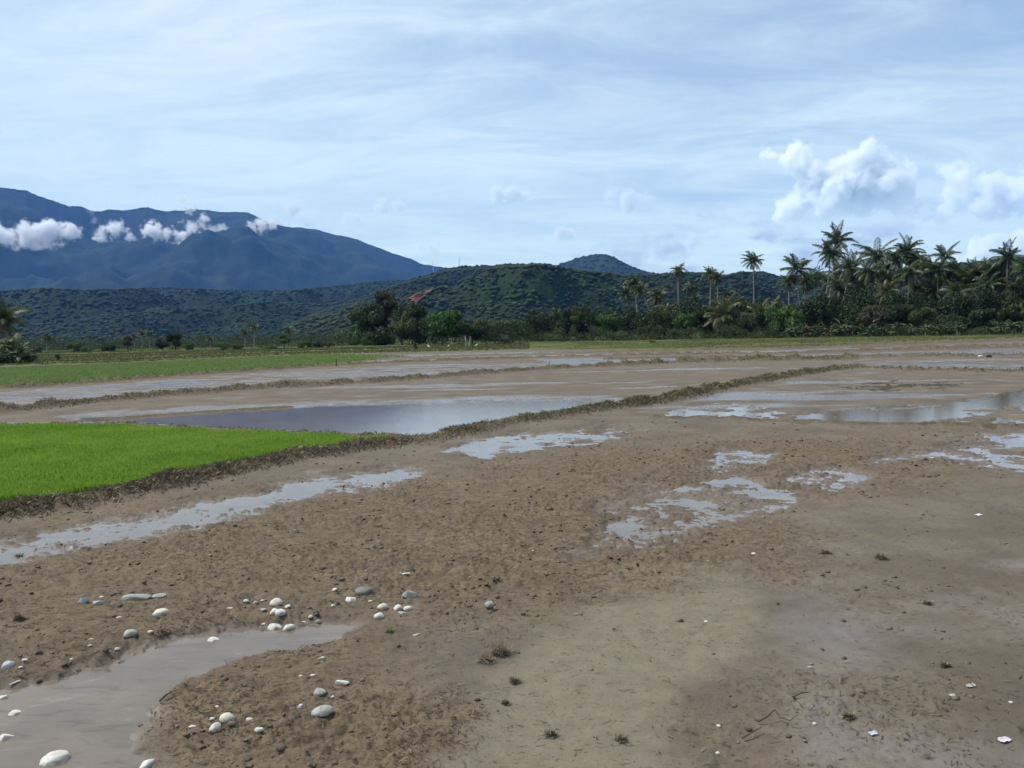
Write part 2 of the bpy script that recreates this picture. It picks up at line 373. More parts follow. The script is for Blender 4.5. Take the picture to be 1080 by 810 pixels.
# ------------------------------------------------------------------ materials
def mat_ground():
    m, t, b = new_mat('field_mud')
    a1 = N(t, 'ShaderNodeVertexColor', layer_name='zone_a'); s1 = N(t, 'ShaderNodeSeparateColor'); L(t, a1.outputs[0], s1.inputs[0])
    a2 = N(t, 'ShaderNodeVertexColor', layer_name='zone_b'); s2 = N(t, 'ShaderNodeSeparateColor'); L(t, a2.outputs[0], s2.inputs[0])
    a3 = N(t, 'ShaderNodeVertexColor', layer_name='zone_c'); s3 = N(t, 'ShaderNodeSeparateColor'); L(t, a3.outputs[0], s3.inputs[0])
    churn, silt, wet = s1.outputs; green, olive, pale = s2.outputs; bund, grassy, _ = s3.outputs
    g = N(t, 'ShaderNodeNewGeometry'); P = g.outputs['Position']
    nf = noise(t, P, 60, 6, 0.7); nm = noise(t, P, 9, 6, 0.65); nl = noise(t, P, 1.1, 5, 0.6); nvf = noise(t, P, 240, 3, 0.7)
    mud = mixc(t, mapr(t, nl, .3, .7), (0.110, 0.090, 0.066), (0.172, 0.143, 0.103))
    mud = mixc(t, mapr(t, nm, .35, .7, 0, .5), mud, (0.115, 0.090, 0.074))
    brown = mixc(t, mapr(t, nm, .3, .7), (0.186, 0.137, 0.088), (0.112, 0.083, 0.056))
    brown = mixc(t, mapr(t, nl, .5, .75, 0, .6), brown, (0.212, 0.150, 0.092))
    brown = mixc(t, mapr(t, nf, .5, .75, 0, .6), brown, (0.072, 0.050, 0.037))
    col = mixc(t, churn, mud, brown)
    siltc = mixc(t, mapr(t, nm, .3, .7), (0.225, 0.192, 0.138), (0.180, 0.150, 0.108))
    col = mixc(t, M(t, 'MULTIPLY', silt, .85), col, siltc)
    # specks of straw and dark bits
    vo = N(t, 'ShaderNodeTexVoronoi'); vo.inputs['Scale'].default_value = 45; vo.inputs['Randomness'].default_value = 1; L(t, P, vo.inputs['Vector'])
    spk = M(t, 'MULTIPLY', mapr(t, vo.outputs['Distance'], .16, .08), mapr(t, nm, .5, .62))
    col = mixc(t, M(t, 'MULTIPLY', spk, .55), col, (0.065, 0.048, 0.036))
    col = mixc(t, mapr(t, nvf, .62, .72, 0, .35), col, (0.30, 0.26, 0.20))
    rv = N(t, 'ShaderNodeMapping'); rv.inputs['Scale'].default_value = (1, 1.6, 1); L(t, P, rv.inputs[0])
    fl1 = noise(t, rv.outputs[0], 34, 5, .75, .8); fl2 = noise(t, rv.outputs[0], 15, 6, .72, .6)
    thr = M(t, 'MULTIPLY', M(t, 'SUBTRACT', 1.0, M(t, 'MULTIPLY', churn, .7)), .075)
    fm = M(t, 'SUBTRACT', M(t, 'MAXIMUM', fl1, fl2), thr)
    col = mixc(t, M(t, 'MULTIPLY', mapr(t, fm, .50, .58), mapr(t, nl, .32, .6, .45, .95)), col, (0.062, 0.044, 0.030))
    col = mixc(t, mapr(t, M(t, 'SUBTRACT', fl1, M(t, 'MULTIPLY', thr, .6)), .36, .28, 0, .45), col, (0.27, 0.215, 0.145))
    wetc = mixc(t, mapr(t, nl, .3, .7), (0.088, 0.072, 0.062), (0.135, 0.110, 0.094))
    col = mixc(t, M(t, 'MULTIPLY', wet, .72), col, wetc)
    gn = noise(t, P, 2.5, 5, 0.65)
    grc = mixc(t, mapr(t, gn, .3, .7), (0.085, 0.165, 0.030), (0.120, 0.205, 0.045))
    col = mixc(t, M(t, 'MULTIPLY', green, .8), col, grc)
    fo = noise(t, P, .12, 6, .65)
    olc = mixc(t, mapr(t, fo, .35, .65), (0.048, 0.066, 0.024), (0.095, 0.108, 0.042))
    col = mixc(t, olive, col, olc)
    col = mixc(t, M(t, 'MULTIPLY', pale, .9), col, (0.190, 0.190, 0.125))
    bc = mixc(t, mapr(t, nm, .35, .65), (0.068, 0.050, 0.034), (0.135, 0.102, 0.070))
    bc = mixc(t, mapr(t, nf, .52, .68), bc, (0.21, 0.17, 0.11))
    col = mixc(t, bund, col, bc)
    col = mixc(t, mapr(t, M(t, 'MULTIPLY', grassy, nl), .12, .35, 0, .55), col, (0.105, 0.115, 0.040))
    L(t, col, b.inputs['Base Color'])
    film = M(t, 'MULTIPLY', wet, M(t, 'SUBTRACT', 1.0, M(t, 'MAXIMUM', green, olive)), True)
    patch = mapr(t, M(t, 'ADD', film, M(t, 'MULTIPLY', M(t, 'SUBTRACT', nl, .5), .9)), .25, .8)
    L(t, mapr(t, patch, 0, 1, .88, .22, False), b.inputs['Roughness'])
    L(t, M(t, 'MULTIPLY', mapr(t, patch, 0, 1, .10, .5, False), M(t, 'SUBTRACT', 1.0, olive, True)), b.inputs['Specular IOR Level'])
    hsum = M(t, 'ADD', M(t, 'MULTIPLY', nf, .7), M(t, 'MULTIPLY', nvf, .3))
    bp = N(t, 'ShaderNodeBump'); bp.inputs['Distance'].default_value = 0.011; L(t, hsum, bp.inputs['Height'])
    L(t, mapr(t, patch, 0, 1, .8, .18, False), bp.inputs['Strength'])
    L(t, bp.outputs[0], b.inputs['Normal'])
    return m
def mat_water():
    m, t, b = new_mat('shallow_water')
    g = N(t, 'ShaderNodeNewGeometry'); P = g.outputs['Position']
    n = noise(t, P, 1.6, 4, .6); n2_ = noise(t, P, 7, 3, .5)
    mq = N(t, 'ShaderNodeMapping'); mq.inputs['Rotation'].default_value = (0, 0, R(28)); mq.inputs['Scale'].default_value = (1, 3.4, 1); L(t, P, mq.inputs[0])
    st_ = noise(t, mq.outputs[0], 3.5, 6, .68, .6)
    c = mixc(t, mapr(t, n, .3, .7), (0.165, 0.132, 0.100), (0.120, 0.098, 0.076))
    c = mixc(t, mapr(t, st_, .52, .68, 0, .7), c, (0.085, 0.068, 0.055))
    c = mixc(t, mapr(t, st_, .42, .30, 0, .5), c, (0.24, 0.20, 0.165))
    L(t, c, b.inputs['Base Color'])
    b.inputs['Roughness'].default_value = 0.05; b.inputs['IOR'].default_value = 1.333
    bp = N(t, 'ShaderNodeBump'); bp.inputs['Distance'].default_value = 0.01; bp.inputs['Strength'].default_value = 0.07
    mp_ = N(t, 'ShaderNodeMapping'); mp_.inputs['Rotation'].default_value = (0, 0, R(35)); mp_.inputs['Scale'].default_value = (1, 2.6, 1); L(t, P, mp_.inputs[0])
    n3_ = noise(t, mp_.outputs[0], 14, 3, .5)
    L(t, n3_, bp.inputs['Height']); L(t, bp.outputs[0], b.inputs['Normal'])
    return m
def mat_simple(name, c1, c2, scale, rough=.8, detail=5, bump=0, spec=.3, objcoord=True, translucent=0, lo=.35, hi=.65):
    m, t, b = new_mat(name)
    if objcoord: v = N(t, 'ShaderNodeTexCoord').outputs['Object']
    else: v = N(t, 'ShaderNodeNewGeometry').outputs['Position']
    n = noise(t, v, scale, detail, .62)
    c = mixc(t, mapr(t, n, lo, hi), c1, c2)
    L(t, c, b.inputs['Base Color']); b.inputs['Roughness'].default_value = rough; b.inputs['Specular IOR Level'].default_value = spec
    if bump:
        bp = N(t, 'ShaderNodeBump'); bp.inputs['Distance'].default_value = bump; bp.inputs['Strength'].default_value = .8
        L(t, n, bp.inputs['Height']); L(t, bp.outputs[0], b.inputs['Normal'])
    if translucent:
        tr = N(t, 'ShaderNodeBsdfTranslucent'); L(t, c, tr.inputs[0]); mx = N(t, 'ShaderNodeMixShader'); mx.inputs[0].default_value = translucent
        L(t, b.outputs[0], mx.inputs[1]); L(t, tr.outputs[0], mx.inputs[2]); L(t, mx.outputs[0], t.nodes['Material Output'].inputs[0])
    return m
def mat_leaf(name, cols, translucent=.25, rough=.6, nsc=.55, wts=(.6, .6)):
    """leaf colour varies from leaf to leaf (random per mesh island) and from clump to clump"""
    m, t, b = new_mat(name)
    g = N(t, 'ShaderNodeNewGeometry'); rnd = g.outputs['Random Per Island']
    n = noise(t, N(t, 'ShaderNodeTexCoord').outputs['Object'], nsc, 3, .6)
    f = M(t, 'ADD', M(t, 'MULTIPLY', rnd, wts[0]), M(t, 'MULTIPLY', n, wts[1]))
    r = N(t, 'ShaderNodeValToRGB'); L(t, f, r.inputs[0]); e = r.color_ramp.elements
    e[0].position = .2; e[0].color = (*cols[0], 1); e[1].position = .95; e[1].color = (*cols[-1], 1)
    for i, cc in enumerate(cols[1:-1]):
        q = e.new(.2 + .75 * (i + 1) / (len(cols) - 1)); q.color = (*cc, 1)
    oi = N(t, 'ShaderNodeObjectInfo'); hs = N(t, 'ShaderNodeHueSaturation')
    L(t, mapr(t, oi.outputs['Random'], 0, 1, .484, .516, False), hs.inputs['Hue']); L(t, mapr(t, oi.outputs['Random'], 0, 1, 1.15, .8, False), hs.inputs['Value'])
    L(t, r.outputs[0], hs.inputs['Color'])
    L(t, hs.outputs[0], b.inputs['Base Color']); b.inputs['Roughness'].default_value = rough; b.inputs['Specular IOR Level'].default_value = .25
    tr = N(t, 'ShaderNodeBsdfTranslucent'); L(t, hs.outputs[0], tr.inputs[0]); mx = N(t, 'ShaderNodeMixShader'); mx.inputs[0].default_value = translucent
    L(t, b.outputs[0], mx.inputs[1]); L(t, tr.outputs[0], mx.inputs[2]); L(t, mx.outputs[0], t.nodes['Material Output'].inputs[0])
    return m
MG = mat_ground(); MW = mat_water()
M_GREEN = mat_leaf('seedling_green', [(0.075, 0.165, 0.016), (0.135, 0.27, 0.030), (0.235, 0.37, 0.060)], .45, .5, .5, (.45, 1.0))
M_FIELD = mat_leaf('young_rice', [(0.11, 0.17, 0.045), (0.16, 0.24, 0.07), (0.20, 0.27, 0.10)], .3)
M_STRAW = mat_leaf('dry_straw', [(0.07, 0.05, 0.032), (0.15, 0.112, 0.07), (0.36, 0.30, 0.20)], .1, .8)
M_GRASS = mat_leaf('bund_grass', [(0.10, 0.08, 0.045), (0.12, 0.125, 0.05), (0.20, 0.20, 0.09)], .2, .7)
M_TERR = mat_leaf('terrace_grass', [(0.060, 0.075, 0.026), (0.090, 0.105, 0.036), (0.15, 0.155, 0.06)], .2, .8, .15)
M_LITTER = mat_leaf('rotting_straw', [(0.045, 0.030, 0.020), (0.085, 0.060, 0.038), (0.24, 0.19, 0.12)], .05, .85)
M_MEADOW = mat_leaf('meadow_grass', [(0.09, 0.105, 0.038), (0.13, 0.145, 0.052), (0.19, 0.19, 0.08)], .3, .7, .2)
M_CLOD = mat_simple('mud_clod', (0.065, 0.048, 0.035), (0.15, 0.115, 0.08), 30, .9, bump=.004, objcoord=False)
M_PALM = mat_leaf('palm_green', [(0.0216, 0.0360, 0.0144), (0.0480, 0.0744, 0.0264), (0.1020, 0.1296, 0.0480)], .2, .45)
M_PALMY = mat_leaf('palm_olive', [(0.0360, 0.0432, 0.0168), (0.0840, 0.0936, 0.0336), (0.1800, 0.1680, 0.0660)], .2, .45)
M_DEAD = mat_leaf('dead_frond', [(0.05, 0.035, 0.02), (0.11, 0.075, 0.04), (0.17, 0.12, 0.07)], .1, .8)
M_LEAF_D = mat_leaf('leaf_dark', [(0.010, 0.022, 0.009), (0.022, 0.042, 0.014), (0.036, 0.058, 0.018), (0.085, 0.120, 0.038)], .15)
M_LEAF_G = mat_leaf('leaf_green', [(0.0270, 0.0600, 0.0150), (0.0570, 0.1170, 0.0240), (0.1200, 0.2025, 0.0420)], .25)
M_LEAF_O = mat_leaf('leaf_olive', [(0.0300, 0.0450, 0.0150), (0.0675, 0.0840, 0.0300), (0.1275, 0.1425, 0.0525)], .2)
M_LEAF_B = mat_leaf('leaf_brown', [(0.0375, 0.0375, 0.0225), (0.0688, 0.0650, 0.0350), (0.1187, 0.1100, 0.0562)], .15)
M_BANANA = mat_leaf('banana_leaf', [(0.0260, 0.0416, 0.0156), (0.0650, 0.0975, 0.0364), (0.1300, 0.1495, 0.0650)], .25, .7)
M_BARK = mat_simple('palm_bark', (0.16, 0.145, 0.12), (0.34, 0.31, 0.26), 6, .9, bump=.02)
M_BARKD = mat_simple('dark_bark', (0.05, 0.04, 0.03), (0.12, 0.10, 0.08), 5, .9, bump=.02)
M_STONE = {}
def stone_mat(kind):
    if kind in M_STONE: return M_STONE[kind]
    c = {'white': ((0.40, 0.38, 0.32), (0.64, 0.62, 0.55)), 'cream': ((0.40, 0.365, 0.28), (0.62, 0.58, 0.47)), 'grey': ((0.20, 0.20, 0.185), (0.36, 0.355, 0.33)),
         'dark': ((0.085, 0.08, 0.075), (0.17, 0.165, 0.155)), 'green': ((0.22, 0.235, 0.19), (0.37, 0.38, 0.32)), 'blue': ((0.22, 0.25, 0.28), (0.38, 0.42, 0.46)), 'pink': ((0.42, 0.35, 0.30), (0.62, 0.54, 0.48)), 'brown': ((0.16, 0.13, 0.10), (0.28, 0.24, 0.19))}[kind]
    m, t, b = new_mat('stone_' + kind); v = N(t, 'ShaderNodeTexCoord').outputs['Object']
    n = noise(t, v, 55, 6, .65); nn = noise(t, v, 14, 4, .6)
    col = mixc(t, mapr(t, n, .3, .6), *c); col = mixc(t, mapr(t, nn, .44, .66, 0, .75), col, (0.19, 0.155, 0.115))
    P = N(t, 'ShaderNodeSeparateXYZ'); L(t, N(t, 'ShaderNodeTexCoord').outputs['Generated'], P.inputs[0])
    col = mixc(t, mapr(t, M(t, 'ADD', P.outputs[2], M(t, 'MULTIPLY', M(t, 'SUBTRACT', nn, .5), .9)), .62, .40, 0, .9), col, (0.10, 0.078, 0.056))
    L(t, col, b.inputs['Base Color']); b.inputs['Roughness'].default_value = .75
    bp = N(t, 'ShaderNodeBump'); bp.inputs['Distance'].default_value = .003; L(t, n, bp.inputs['Height']); L(t, bp.outputs[0], b.inputs['Normal'])
    M_STONE[kind] = m; return m

# ------------------------------------------------------------------ ground sheet
def build_ground():
    th_f = np.radians(np.linspace(-39, 39, 1040)); th_c1 = np.radians(np.arange(-177, -39.5, 4.0)); th_c2 = np.radians(np.arange(42, 180.5, 4.0))
    th = np.concatenate([th_c1, th_f, th_c2]); nt_ = len(th)
    rr = np.concatenate([np.geomspace(.3, 2.3, 14)[:-1], np.exp(np.arange(math.log(2.3), math.log(60), .0044)), np.exp(np.arange(math.log(60.2), math.log(200), .0052)), np.exp(np.arange(math.log(200.5), math.log(420), .012)), np.geomspace(425, 10800, 60)])
    nr = len(rr); TH, RR = np.meshgrid(th, rr)
    X = (np.sin(TH) * RR).ravel(); Y = (np.cos(TH) * RR).ravel()
    z, churn, silt, wet, green, olive, pale, bund, grassy = ground_fields(X, Y)
    V = np.stack([X, Y, z], 1); V = np.vstack([V, [[0, 0, .035]]])
    i = np.arange(nr - 1)[:, None] * nt_; j = np.arange(nt_)[None, :]; j2 = (j + 1) % nt_
    F = np.stack([i + j, i + nt_ + j, i + nt_ + j2, i + j2], -1).reshape(-1, 4)[:, ::-1]
    cap = np.stack([np.full(nt_, nr * nt_), np.arange(nt_), (np.arange(nt_) + 1) % nt_], 1)[:, ::-1]
    o = mesh_np('ground', V, [F, cap], MG, True)
    pad = lambda *a: np.vstack([np.stack(a, 1), np.zeros((1, 3))])
    col_attr(o.data, 'zone_a', pad(churn, silt, wet)); col_attr(o.data, 'zone_b', pad(green, olive, pale)); col_attr(o.data, 'zone_c', pad(bund, grassy, bund * 0))
    o['kind'] = 'structure'; return o
build_ground()
wv = np.array([(-60, -5, 0), (160, -5, 0), (160, 175, 0), (-60, 175, 0)], float)
o = mesh_np('water', wv, np.array([[0, 1, 2, 3]]), MW); o['kind'] = 'structure'

# ------------------------------------------------------------------ hills
def mat_hill(name, c1, c2, scale):
    m, t, b = new_mat(name); P = N(t, 'ShaderNodeNewGeometry').outputs['Position']
    n = noise(t, P, scale, 7, .65); n_ = noise(t, P, scale * .12, 5, .6)
    col = mixc(t, mapr(t, n, .35, .65), c1, c2); col = mixc(t, mapr(t, n_, .5, .7, 0, .5), col, tuple(x * 1.7 for x in c2))
    L(t, col, b.inputs['Base Color']); b.inputs['Roughness'].default_value = .95; b.inputs['Specular IOR Level'].default_value = .1
    bp = N(t, 'ShaderNodeBump'); bp.inputs['Distance'].default_value = 8; L(t, n, bp.inputs['Height']); L(t, bp.outputs[0], b.inputs['Normal'])
    return m
ICO = None
def ico(sub):
    import bmesh
    bm = bmesh.new(); bmesh.ops.create_icosphere(bm, subdivisions=sub, radius=1)
    V = np.array([v.co[:] for v in bm.verts]); F = np.array([[v.index for v in f.verts] for f in bm.faces]); bm.free(); return V, F
ICO1, ICO2, ICO3, ICO4 = ico(1), ico(2), ico(3), ico(4)
def scatter_ico(centers, radii, base, seed=0, squash=.8, jitter=.25):
    rng = np.random.default_rng(seed); V0, F0 = base; n, k = len(centers), len(V0)
    J = 1 + jitter * rng.uniform(-1, 1, (n, k, 1)); S = radii[:, None, None] * np.stack([rng.uniform(.8, 1.25, n), rng.uniform(.8, 1.25, n), squash * rng.uniform(.8, 1.3, n)], 1)[:, None, :]
    V = centers[:, None, :] + V0[None] * J * S
    F = F0[None] + (np.arange(n) * k)[:, None, None]
    return V.reshape(-1, 3), F.reshape(-1, 3)
def hill(name, sky_pts, D, D0, Dback, nx, ny, mat, seed, namp, wl, gpow=1.15, tree_n=0, tree_r=6, base=ICO1, tree_mat=None, forest_label=None, low=0.0, ridge_frac=.2):
    xs = np.array([p[0] for p in sky_pts], float); ys = np.array([p[1] for p in sky_pts], float)
    PX = np.linspace(xs[0], xs[-1], nx)
    ym = np.interp(PX, xs, ys) + (1.6 * fbm(PX, PX * 0 + 3.3, 22, 4, 5, .6) if D > 5000 else 0)
    dirs = np.array([ray(a, b) for a, b in zip(PX, ym)])
    hor = np.hypot(dirs[:, 0], dirs[:, 1]); azx = dirs[:, 0] / hor; azy = dirs[:, 1] / hor; tan = dirs[:, 2] / hor
    def surf(ip, v):      # ip: float column index, v in 0..1 front, 1..2 back
        ax = np.interp(ip, np.arange(nx), azx); ay = np.interp(ip, np.arange(nx), azy); ta = np.interp(ip, np.arange(nx), tan); 
        dR = D * (1 + .06 * np.sin(ip / nx * 9 + seed))
        d = np.where(v <= 1, D0 + (dR - D0) * v, dR + (Dback - dR) * (v - 1))
        H = ta * dR + CAM_H
        prof = np.where(v <= 1, np.clip(v, 0, 1) ** gpow, np.clip(2 - v, 0, 1) ** 1.2)
        x, y = ax * d, ay * d
        nz = fbm(x, y, wl, 6, seed + 5, .52)
        rid = 1 - np.abs(fbm(x, y, wl * 1.7, 4, seed + 9)) * 2
        env = np.clip(v * 4, 0, 1) * np.clip((1 - np.clip(v, 0, 1)) * 5, 0, 1)
        z = H * prof + env * namp * (nz * 1.2 + rid * .6 - .5) * np.clip(H / np.maximum(H.max(), 1), .25, 1)
        z = np.where(v > 1, H * prof, z)
        # never rise over the ridge line seen from the fields
        lim = CAM_H + ta * d * .985
        z = np.where((v < .97), np.minimum(z, lim), z)
        return x, y, np.maximum(z, -12) + np.where(v < .02, low, 0)
    vv = np.concatenate([np.linspace(0, 1, ny), np.linspace(1, 2, 12)[1:]])
    IP, VV = np.meshgrid(np.arange(nx, dtype=float), vv)
    x, y, z = surf(IP.ravel(), VV.ravel())
    z = np.where(VV.ravel() == 0, -14, z); z = np.where(VV.ravel() == 2, -14, z)
    V = np.stack([x, y, z], 1); n2 = len(vv)
    i = np.arange(n2 - 1)[:, None] * nx; j = np.arange(nx - 1)[None, :]
    F = np.stack([i + j, i + j + 1, i + nx + j + 1, i + nx + j], -1).reshape(-1, 4)
    o = mesh_np(name, V, F, mat, True); o['kind'] = 'structure'
    if tree_n:
        rng = np.random.default_rng(seed); nr_ = int(tree_n * ridge_frac)
        ip = rng.uniform(0, nx - 1, tree_n); v = rng.uniform(.02, 1.0, tree_n) ** .8
        v[:nr_] = rng.uniform(.985, 1.01, nr_)
        x, y, z = surf(ip, v)
        rad = tree_r * (.4 + 1.1 * rng.uniform(0, 1, tree_n) ** 2.2); rad[:nr_] *= .62
        V, F = scatter_ico(np.stack([x, y, z + rad * .12], 1), rad, base, seed, .62, .35)
        f = mesh_np('forest', V, F, tree_mat, True); tag(f, forest_label, 'forest', kind='stuff')
    return surf, xs[0], xs[-1], nx
M_MTN = mat_hill('mountain_forest', (0.010, 0.018, 0.012), (0.020, 0.032, 0.018), .012)
M_HILL = mat_hill('hill_forest', (0.010, 0.018, 0.009), (0.018, 0.030, 0.012), .05)
M_FOREST = mat_leaf('forest_crowns', [(0.012, 0.021, 0.010), (0.018, 0.031, 0.013), (0.034, 0.052, 0.019)], .0, .9, .008, (.35, .9))
M_FORESTM = mat_leaf('mountain_crowns', [(0.010, 0.020, 0.012), (0.016, 0.028, 0.015), (0.026, 0.040, 0.020)], .0, .9, .003, (.2, 1.0))
far_sky = [(-420, 215), (-300, 190), (-160, 200), (-60, 192), (0, 197.5), (14, 200), (28, 201), (42, 207), (58, 212.6), (73, 218), (87, 218), (95, 222), (106, 223), (113, 221), (130, 222), (155, 218.6), (177, 223), (193, 222), (206, 220), (225, 223), (244, 224), (261, 224.5), (270, 228), (285, 236), (302, 239.5), (320, 241), (337, 242.5), (352, 247.5), (377, 252.5), (395, 260), (415, 267.5), (432, 272.5), (445, 279), (455, 280), (475, 284), (520, 296), (580, 312), (640, 330)]
hill('mountain', far_sky, 7200, 4300, 9800, 620, 90, M_MTN, 3, 420, 1300, 1.1, 7000, 7, ICO1, M_FORESTM, 'blue hazy forest covering the high mountain at left', ridge_frac=1)
cone_sky = [(540, 305), (570, 286), (585, 281), (602, 275), (615, 271), (630, 268), (640, 268.5), (647, 271), (660, 279), (677, 285.5), (690, 289), (715, 297), (760, 303), (800, 306)]
hill('cone_hill', cone_sky, 3700, 2700, 4700, 260, 40, M_MTN, 13, 40, 400, 1.0, 4000, 7, ICO1, M_FORESTM, 'bluish forest on the rounded hilltop behind the centre ridge', ridge_frac=.25)
foot_sky = [(-420, 300), (-160, 303), (0, 307), (40, 304), (80, 306), (130, 305), (180, 303), (230, 306), (270, 306), (307, 306), (340, 303), (370, 300), (395, 297), (432, 295), (470, 296), (540, 305), (620, 320)]
hill('foothills', foot_sky, 2700, 1500, 3500, 420, 60, M_HILL, 21, 190, 520, .95, 42000, 3.8, ICO1, M_FOREST, 'dark forest on the low foothills under the mountain at left', ridge_frac=.1)
spur_sky = [(-420, 325), (-120, 322), (0, 330), (60, 326), (110, 334), (170, 322), (220, 327), (280, 318), (340, 322), (400, 312), (470, 318), (560, 330)]
hill('spur', spur_sky, 1750, 1150, 2200, 300, 40, M_HILL, 27, 80, 300, .95, 26000, 3.0, ICO1, M_FOREST, 'dark forest on the nearest low spur above the left paddies', ridge_frac=.1)
near_sky = [(300, 345), (350, 325), (400, 307), (432, 297), (457, 291), (470, 285.5), (495, 283.5), (520, 283), (540, 281.5), (555, 280.5), (565, 279.5), (582, 281.5), (600, 284), (615, 286.5), (640, 288), (660, 291.5), (690, 290.5), (715, 288.5), (740, 288.5), (765, 291.5), (780, 288), (805, 286.5), (822, 292), (852, 290), (880, 290), (930, 288), (975, 283), (1005, 278.5), (1027, 277), (1042, 275), (1060, 272.5), (1080, 269.5), (1120, 262), (1200, 268), (1400, 290)]
ns = hill('wooded_ridge', near_sky, 1500, 620, 2100, 620, 70, M_HILL, 33, 120, 340, 1.0, 85000, 2.6, ICO1, M_FOREST, 'dense green forest over the long ridge behind the fields', ridge_frac=.12)
# bare red earth scar on the ridge
M_SCAR = mat_simple('red_earth', (0.13, 0.050, 0.036), (0.20, 0.100, 0.070), .12, .95, objcoord=False)
def scar():
    sf, x0_, x1_, nx_ = ns; v = np.linspace(.03, .98, 260)
    def on_slope(px, py):          # point of the ridge slope seen in that direction, a little proud of the ground
        ip = np.full(260, (px - x0_) / (x1_ - x0_) * (nx_ - 1)); sx, sy, sz = sf(ip, v); d_ = ray(px, py)
        k = int(np.argmax((sz - CAM_H) / np.hypot(sx, sy) >= d_[2] / math.hypot(d_[0], d_[1]))); return at_dist(px, py, math.hypot(sx[k], sy[k]) - 3.5)
    n = 44; V = [on_slope(442, 312)]
    for rr_ in (.33, .66, 1.0):
        for a in np.linspace(0, 2 * np.pi, n, endpoint=False):
            e = 1 + .22 * math.sin(3 * a + 1) + .14 * math.sin(7 * a + 2) + .1 * math.sin(13 * a)
            p, q = math.cos(a) * 11 * e * rr_, math.sin(a) * 3.6 * e * rr_
            V.append(on_slope(442 + p * .93 - q * .3, 312 - p * .42 - q))
    T = [(0, 1 + i, 1 + (i + 1) % n) for i in range(n)]
    Q = [(1 + k * n + i, 1 + (k + 1) * n + i, 1 + (k + 1) * n + (i + 1) % n, 1 + k * n + (i + 1) % n) for k in range(2) for i in range(n)]
    o = mesh_np('earth_scar', np.array(V), [np.array(T), np.array(Q)], M_SCAR, True); o['kind'] = 'structure'
scar()

# haze: one closed box of even thin air round the whole scene
def box_mesh(name, lo, hi, mat):
    x0, y0, z0 = lo; x1, y1, z1 = hi
    V = [(x0, y0, z0), (x1, y0, z0), (x1, y1, z0), (x0, y1, z0), (x0, y0, z1), (x1, y0, z1), (x1, y1, z1), (x0, y1, z1)]
    F = [(3, 2, 1, 0), (4, 5, 6, 7), (0, 1, 5, 4), (1, 2, 6, 5), (2, 3, 7, 6), (3, 0, 4, 7)]
    return mesh_np(name, V, np.array(F), mat)
mh = bpy.data.materials.new('haze_air'); mh.use_nodes = True; t = mh.node_tree; t.nodes.clear()
pv = N(t, 'ShaderNodeVolumePrincipled'); pv.inputs['Color'].default_value = (0.13, 0.36, 0.95, 1); pv.inputs['Density'].default_value = 5.4e-5; pv.inputs['Anisotropy'].default_value = 0.0
mo = N(t, 'ShaderNodeOutputMaterial'); L(t, pv.outputs[0], mo.inputs['Volume'])
hazebox = box_mesh('haze', (-11000, -11000, -30), (11000, 11000, 1800), mh); tag(hazebox, None, None, kind='stuff')

